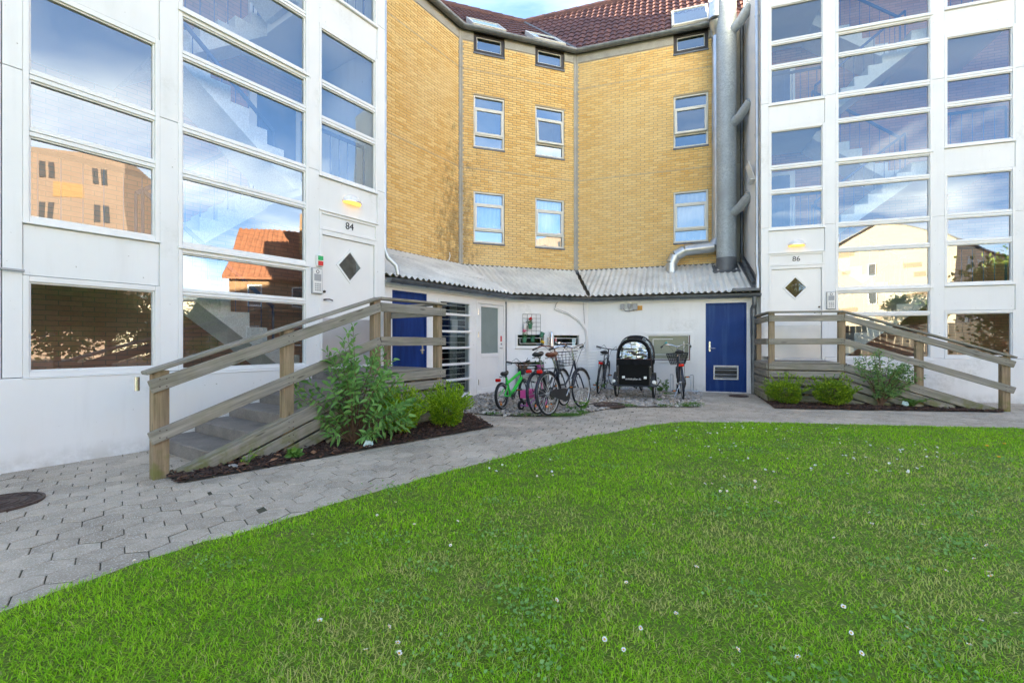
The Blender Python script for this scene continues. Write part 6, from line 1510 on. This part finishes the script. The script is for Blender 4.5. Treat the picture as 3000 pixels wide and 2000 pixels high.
# ------------------------------------------------------------------ lawn grass
def grass_field():
    n = 0; P_ = []; H_ = []; W_ = []
    for (y0, y1, den, hh, ww) in ((1.0, 1.9, 15500, .016, .0031), (1.9, 2.8, 12000, .016, .0034), (2.8, 4.0, 6600, .018, .0045), (4.0, 5.4, 4400, .019, .0053), (5.4, 6.95, 3300, .02, .0062)):
        xw = y1*1.22+.7; N_ = int((y1-y0)*2*xw*den); x = RNG.uniform(-xw, xw, N_); y = RNG.uniform(y0, y1, N_)
        jx, jy = x+RNG.normal(0, .018, N_), y+RNG.normal(0, .018, N_)
        c = np.zeros(N_, bool); L_ = LAWN_EDGE
        for i in range(len(L_)):
            x0, y0_ = L_[i-1]; x1, y1_ = L_[i]
            if y0_ == y1_: continue
            c ^= ((y0_ > jy) != (y1_ > jy)) & (jx < (x1-x0)*(jy-y0_)/(y1_-y0_)+x0)
        c &= (x < 9.5)
        p = np.stack([x[c], y[c]], 1); P_.append(p); H_.append(np.full(len(p), hh)); W_.append(np.full(len(p), ww))
    p = np.concatenate(P_); n = len(p)
    # clumps: taller tufts in places, worn thin in others
    f = np.array([noise.noise((a*2.1, b*2.1, 0)) for a, b in p]); f2 = np.array([noise.noise((a*6.5, b*6.5, 3.)) for a, b in p])
    keep = RNG.random(n) < np.clip(1.02+.5*f+.55*f2, .3, 1); p, f, f2 = p[keep], f[keep], f2[keep]; H = np.concatenate(H_)[keep]; Wd = np.concatenate(W_)[keep]; n = len(p)
    WORN = ((2.7, 2.7, 1.0), (2.2, 1.9, .7), (3.7, 3.3, 1.2), (4.0, 4.4, .9), (2.0, 2.4, .7), (.75, 2.2, .45), (-.5, 1.85, .4), (1.3, 2.9, .5), (3.2, 2.3, .6), (.2, 3.1, .35), (1.9, 3.9, .5), (4.6, 4.2, .7), (-.3, 2.4, .35))
    worn = np.zeros(n)
    for (wx, wy, wr) in WORN: worn = np.maximum(worn, np.exp(-((p[:, 0]-wx)**2+(p[:, 1]-wy)**2)/(wr*wr)))
    worn = np.clip(worn*(.75+1.2*f2+.5*f), 0, 1)
    kp = RNG.random(n) > worn*.5; p, f, f2, H, Wd, worn = p[kp], f[kp], f2[kp], H[kp], Wd[kp], worn[kp]; n = len(p)
    h = H*RNG.uniform(.4, 1.25, n)*(1+.5*f+.45*f2); a = RNG.uniform(0, 6.283, n); ln = RNG.uniform(.35, 1.15, n)*.031*np.clip(1+.4*f2, .5, 1.5)
    d = np.stack([np.cos(a), np.sin(a), np.zeros(n)], 1); s = np.stack([-np.sin(a), np.cos(a), np.zeros(n)], 1); b = np.concatenate([p, np.full((n, 1), .004)], 1)
    up = np.array([0, 0, 1.]); Wd = (Wd*RNG.uniform(.7, 1.3, n))[:, None]
    v = np.stack([b-s*Wd*.5, b+s*Wd*.5, b+d*(ln*.3)[:, None]+up*(h*.62)[:, None]-s*Wd*.42, b+d*(ln*.3)[:, None]+up*(h*.62)[:, None]+s*Wd*.42, b+d*ln[:, None]+up*h[:, None]], 1).reshape(-1, 3)
    k = np.arange(n)[:, None]*5; tri = np.concatenate([k+np.array([0, 1, 3]), k+np.array([0, 3, 2]), k+np.array([2, 3, 4])], 1).reshape(-1, 3)
    me = bpy.data.meshes.new('grass'); me.vertices.add(len(v)); me.vertices.foreach_set('co', v.astype(np.float32).ravel()); me.loops.add(tri.size); me.loops.foreach_set('vertex_index', tri.astype(np.int32).ravel())
    me.polygons.add(len(tri)); me.polygons.foreach_set('loop_start', np.arange(0, tri.size, 3, dtype=np.int32)); me.materials.append(MATS['grass']); me.update(calc_edges=True)
    at_ = me.attributes.new('tint', 'FLOAT', 'POINT'); at_.data.foreach_set('value', np.repeat(np.clip(RNG.random(n)*.8+.2*(f+.5), 0, 1), 5).astype(np.float32))
    st = (RNG.random(n) < .05+.75*worn).astype(np.float32)
    at2 = me.attributes.new('straw', 'FLOAT', 'POINT'); at2.data.foreach_set('value', np.repeat(st*RNG.uniform(.5, 1, n), 5).astype(np.float32))
    o = link('grass', me); o['kind'] = 'stuff'; o['label'] = 'short green lawn grass'; print('blades', n)
grass_field()
# daisies: every flower head on the lawn is its own
def daisy_meshes(seed):
    rn = random.Random(seed); mb = MB(); n = 16; R_ = .0115
    for i in range(n):
        a = 2*math.pi*i/n+rn.uniform(-.06, .06); u = Vector((math.cos(a), math.sin(a), 0)); w = Vector((-u.y, u.x, 0)); h = rn.uniform(.0, .006)
        mb.add([u*.003, u*.009+w*.002+Vector((0, 0, h*.5)), u*R_+w*.0015+Vector((0, 0, h)), u*R_-w*.0015+Vector((0, 0, h)), u*.009-w*.002+Vector((0, 0, h*.5))], [(0, 1, 2, 3, 4)])
    pet = mb.mesh('petals', 'petal'); mb = MB(); mb.lathe([(.0045, -.001), (.0045, .002), (.002, .004)], 8); eye = mb.mesh('eye', 'daisy_eye', True)
    mb = MB(); mb.tube([(0, 0, -.045), (.002, 0, -.02), (0, 0, 0)], .0012, 4); stm = mb.mesh('stalk', 'fern_green'); return pet, eye, stm
dm = [daisy_meshes(k) for k in range(4)]; nd = 0; tries = 0
def daisy(x, y, parts, s=1.):
    pet, eye, stm = random.choice(dm); r = thing('daisy', 'small white daisy with a yellow eye in the lawn grass', 'daisy', (x, y, .042), random.uniform(0, 6.3), 'daisies in the lawn'); r.rotation_euler = (random.gauss(0, .35), random.gauss(0, .35), random.uniform(0, 6.3)); r.scale = (s, s, s)
    link('petals', pet, r)
    if parts: link('eye', eye, r); link('stalk', stm, r)
near = [(-2.0, 2.42), (-.35, 2.6), (.2, 2.05), (.36, 1.78), (.42, 1.72), (.52, 1.85), (-.5, 1.86), (.95, 2.35), (-.84, 3.3), (-.9, 3.05), (-.35, 2.95), (-.1, 2.72), (-.62, 2.9), (1.35, 1.82), (1.6, 1.85), (1.95, 1.9), (2.15, 1.95), (1.3, 1.7), (1.75, 1.75), (1.45, 2.0), (.85, 1.72), (.7, 1.95), (1.05, 1.68), (-1.2, 2.75), (.55, 2.2), (.9, 2.9), (.2, 3.4), (2.4, 2.3), (2.7, 2.6), (1.9, 2.7), (-.8, 1.9), (-.55, 1.72), (-.42, 1.7), (-.44, 1.76)]
for (x, y) in near: daisy(x, y, True, random.uniform(.7, 1.0))
cl_ = [(random.gauss(3.6, 1.6), random.gauss(5.7, .6), .35, 9) for _ in range(14)]+[(random.uniform(-.1, 1.0)*y, y, .16, 4) for y in [random.uniform(2.2, 5.2) for _ in range(26)]]
for (cx_, cy_, sp, n) in cl_:
    for _ in range(random.randint(2, n)):
        x, y = random.gauss(cx_, sp), random.gauss(cy_, sp*.8)
        if inpoly(x, y, LAWN) and x < 7.6 and abs(x) < 1.12*y and y < 6.6: daisy(x, y, y < 4, random.uniform(.7, 1.1)); nd += 1
for i, (x, y) in enumerate(((5.3, 5.1), (5.6, 5.2), (4.9, 4.6))):
    r = thing('dandelion', 'small yellow dandelion in the far lawn', 'dandelion', (x, y, .04), 0, 'dandelions in the lawn'); mb = MB(); mb.lathe([(.004, -.006), (.016, 0), (.012, .008)], 10); mb.build('flower_head', 'daisy_eye', r); mb = MB(); mb.tube([(0, 0, -.04), (0, 0, 0)], .0015, 4); mb.build('stalk', 'fern_green', r)
# clover and broad leaved patches among the grass
lp, ld = [], []
for _ in range(70):
    y = random.uniform(1.55, 5.2); x = random.uniform(-.9*y, 1.1*y)
    if not inpoly(x, y, LAWN): continue
    for _ in range(60): lp.append(Vector((x+random.gauss(0, .09), y+random.gauss(0, .07), random.uniform(.012, .028)))); ld.append(Vector((random.gauss(0, 1), random.gauss(0, 1), .25)))
leaf_obj('clover', None, lp, .017, .013, 'leaf_clover', .05, ld, None, 'stuff', .1)
# grass tufts along the path edge and in the gravel
lp, ld = [], []
for (x, y, n, sp) in ((.95, 7.3, 260, .1), (.75, 7.28, 160, .1), (1.15, 7.55, 120, .06), (2.1, 8.36, 120, .07), (2.75, 8.36, 90, .06), (3.2, 8.38, 220, .12), (3.4, 8.6, 160, .1), (3.45, 10.2, 140, .09), (2.95, 9.15, 60, .03), (.2, 7.3, 120, .1), (-.3, 7.4, 90, .08)):
    for _ in range(n): lp.append(Vector((x+random.gauss(0, sp), y+random.gauss(0, sp*.35), .012))); ld.append(Vector((random.gauss(0, .6), random.gauss(0, .6), 1)))
leaf_obj('gravel_grass', None, lp, .055, .007, 'leaf_weed', .3, ld, None, 'stuff', .1)
# ------------------------------------------------------------------ what stands behind the viewer (mirrored in the stair tower glass)
def gable_house(name, label, c, wdt, dep, he, hr, rotz, wall, roof, wins, extra=None):
    r = thing(name, label, 'building', (c[0], c[1], 0), rotz); mb = MB(); mb.prism([(-wdt/2, -.1), (wdt/2, -.1), (wdt/2, he), (0, hr), (-wdt/2, he)], 0, dep); mb.build('wall', wall, r)
    for sg in (-1, 1):
        n = Vector((0, 0, 1)); mb = MB(); a = Vector((sg*(wdt/2+.3), -.25, he-.3*(hr-he)/(wdt/2))); b = Vector((0, -.25, hr)); up = Vector((0, 0, .14))
        vs = [a+up, b+up, b+up+Vector((0, dep+.5, 0)), a+up+Vector((0, dep+.5, 0))]; vs += [v-Vector((0, 0, .12)) for v in vs]
        mb.add(vs, [(0, 1, 2, 3), (7, 6, 5, 4), (0, 4, 5, 1), (3, 2, 6, 7), (0, 3, 7, 4)]); rf = mb.build('roof', roof, r)
        if roof == 'roof_orange':
            mb = MB(); m = int(dep/.3)
            for i in range(m):
                y = -.2+i*.3; mb.beam(a+up+Vector((0, y+.25, .03)), b+up+Vector((0, y+.25, .03)), .12, .06, bev=.02)
            mb.build('tile_rolls', roof, rf)
    for (x, z, w, h, face) in wins:
        mb = MB()
        if face == 'f': rect_frame(mb, x-w/2, x+w/2, z, z+h, -.06, .02, .07)
        else:
            s = -1 if face == 'l' else 1; X_ = s*wdt/2; mb.M = Matrix.Translation((X_, 0, 0)) @ Matrix.Rotation(rad(-90 if s < 0 else 90), 4, 'Z'); xx = -x if s < 0 else x; rect_frame(mb, xx-w/2, xx+w/2, z, z+h, -.06, .02, .07)
        w_ = mb.build('window', 'white_frame', r)
        p = MB(); p.M = mb.M; xx = x if face == 'f' else (-x if face == 'l' else x); p.add([(xx-w/2+.05, -.02, z+.05), (xx+w/2-.05, -.02, z+.05), (xx+w/2-.05, -.02, z+h-.05), (xx-w/2+.05, -.02, z+h-.05)], [(0, 1, 2, 3)]); p.build('pane', 'graphite', w_)
    return r
gb = gable_house('gable_building', 'tall beige gabled building mirrored in the right tower glass', (9.4, -38), 11.5, 22, 10.6, 13.6, math.pi+rad(22), 'gable_beige', 'lead', [(.6, 2.2, .8, 1.5, 'f'), (.6, 5.0, .8, 1.5, 'f'), (.6, 7.8, .8, 1.5, 'f')]+[(3+3*k, z, 1.1, 1.5, f) for k in range(5) for z in (2, 4.8, 7.6) for f in ('l', 'r')])
rn = random.Random(4)
for k in range(22):
    z = .4+1.0*rn.randrange(0, 11); x = rn.uniform(-5, 4.0); w = rn.uniform(.9, 2.2)
    if -.2 < x+w/2 < 1.4+w/2: continue
    mb = MB(); mb.box(x, -.02, z, min(x+w, 5.6), .02, z+.48); mb.build('wall_panel', 'gable_tan', gb)
bl = thing('apartment_block', 'pale apartment block mirrored in the left tower windows', 'building', (31, -7.5, 0), rad(-90))
mb = MB(); mb.box(-.5, 0, -.1, 22, 10, 14.6); mb.build('wall', 'block_pink', bl)
for x in (1.6, 5.2, 10, 14.5): 
    for k in range(2): mb = MB(); mb.box(x+1.6*k*0+.2, -.03, 1+7*k+ (x % 2)*2, x+1.9, .01, 5.2+7*k); mb.build('ochre_panel', 'ochre_panel', bl)
for x in range(0, 22, 3):
    for z in range(0, 5):
        for d in (0, .5):
            mb = MB(); mb.box(x+.4+d, -.05, 1.2+2.8*z, x+.72+d, .01, 2.4+2.8*z); mb.build('window', 'graphite', bl)
hs = gable_house('tiled_house', 'brick house with bright orange pantile roof mirrored in the left tower', (24.5, 1.6), 9.5, 7, 4.9, 8.6, 0, 'house_brick', 'roof_orange', [(1.3+2.3*k, z, .8, 1.2, 'l') for k in range(3) for z in (.9, 3.2)])
mb = MB(); mb.box(-2.6, 3.5, 5.5, -1.9, 4.2, 9.4); mb.build('chimney', 'house_brick', hs)
# dark fence and shed line, trees in front of it
fn = thing('board_fence', 'dark board fence behind the lawn mirrored in the lowest panes', 'fence', (6, -16.5, 0)); 
for i in range(120): mb = MB(); mb.box(-20+i*.35, -.012+.012*(i % 2), 0, -20+i*.35+.33, .012+.012*(i % 2), 2.3+.02*(i % 3)); mb.build('board', 'fence_dark', fn)
for i in range(15): mb = MB(); mb.box(-20+i*3, -.12, 0, -19.9+i*3, -.02, 2.3); mb.build('post', 'fence_dark', fn)
def tree(label, x, y, h, cr, n, ln=.22, name='tree'):
    r = thing(name, label, 'tree', (x, y, 0), 0, 'trees behind the lawn'); mb = MB(); mb.tube([(0, 0, -.1), (.05, 0, h*.3), (.0, .05, h*.55)], [.05*h**.6, .035*h**.6, .015*h**.6], 10); mb.build('trunk', 'stem', r, None, True)
    pts = []; cl = [Vector((random.gauss(0, cr*.45), random.gauss(0, cr*.45), h*.62+random.gauss(0, h*.17))) for _ in range(26)]
    for c in cl: mb = MB(); mb.tube([(0, 0, h*.35), (c.x*.5, c.y*.5, (h*.4+c.z)/2), c], [.03, .02, .008], 5); mb.build('limb', 'stem', r)
    for i in range(n): c = random.choice(cl); pts.append(c+Vector((random.gauss(0, cr*.2), random.gauss(0, cr*.2), random.gauss(0, cr*.16))))
    leaf_obj('crown', r, pts, ln, ln*.6, 'leaf_tree', .1)
tree('leafy bush mirrored beside the beige gable in the right tower', 10.4, -19, 4.4, 1.2, 5000, .16); tree('spreading tree mirrored in the lower left tower window', 12.5, -2.8, 4.3, 2.0, 9000, .16); tree('dark dense bush mirrored in the lower left tower window', 15.2, -6.2, 4.8, 2.2, 10000, .18)
tree('low bush mirrored at the foot of the pale apartment block', 13.5, .6, 2.6, 1.5, 5000, .14); tree('rounded bush mirrored in front of the board fence', 17.5, -3.0, 3.4, 2.0, 5000, .16)
tree('tall tree behind the lawn to the left', -9, -14, 8, 3, 4000); tree('broad tree behind the lawn near the fence', 2.4, -15.4, 6.6, 2.3, 11000)
lh = thing('low_hall', 'low beige hall with a window band mirrored left of the orange roof', 'building', (29, 1.2, 0), rad(-90)); mb = MB(); mb.box(0, 0, -.1, 8.4, 6, 4.1); mb.build('wall', 'gable_beige', lh); mb = MB(); mb.box(-.2, -.3, 4.102, 8.6, 6.2, 4.3); mb.build('roof', 'lead', lh)
for i in range(9): mb = MB(); mb.box(.3+i*.9, -.04, 2.0, 1.1+i*.9, .01, 3.1); mb.build('window', 'graphite', lh)
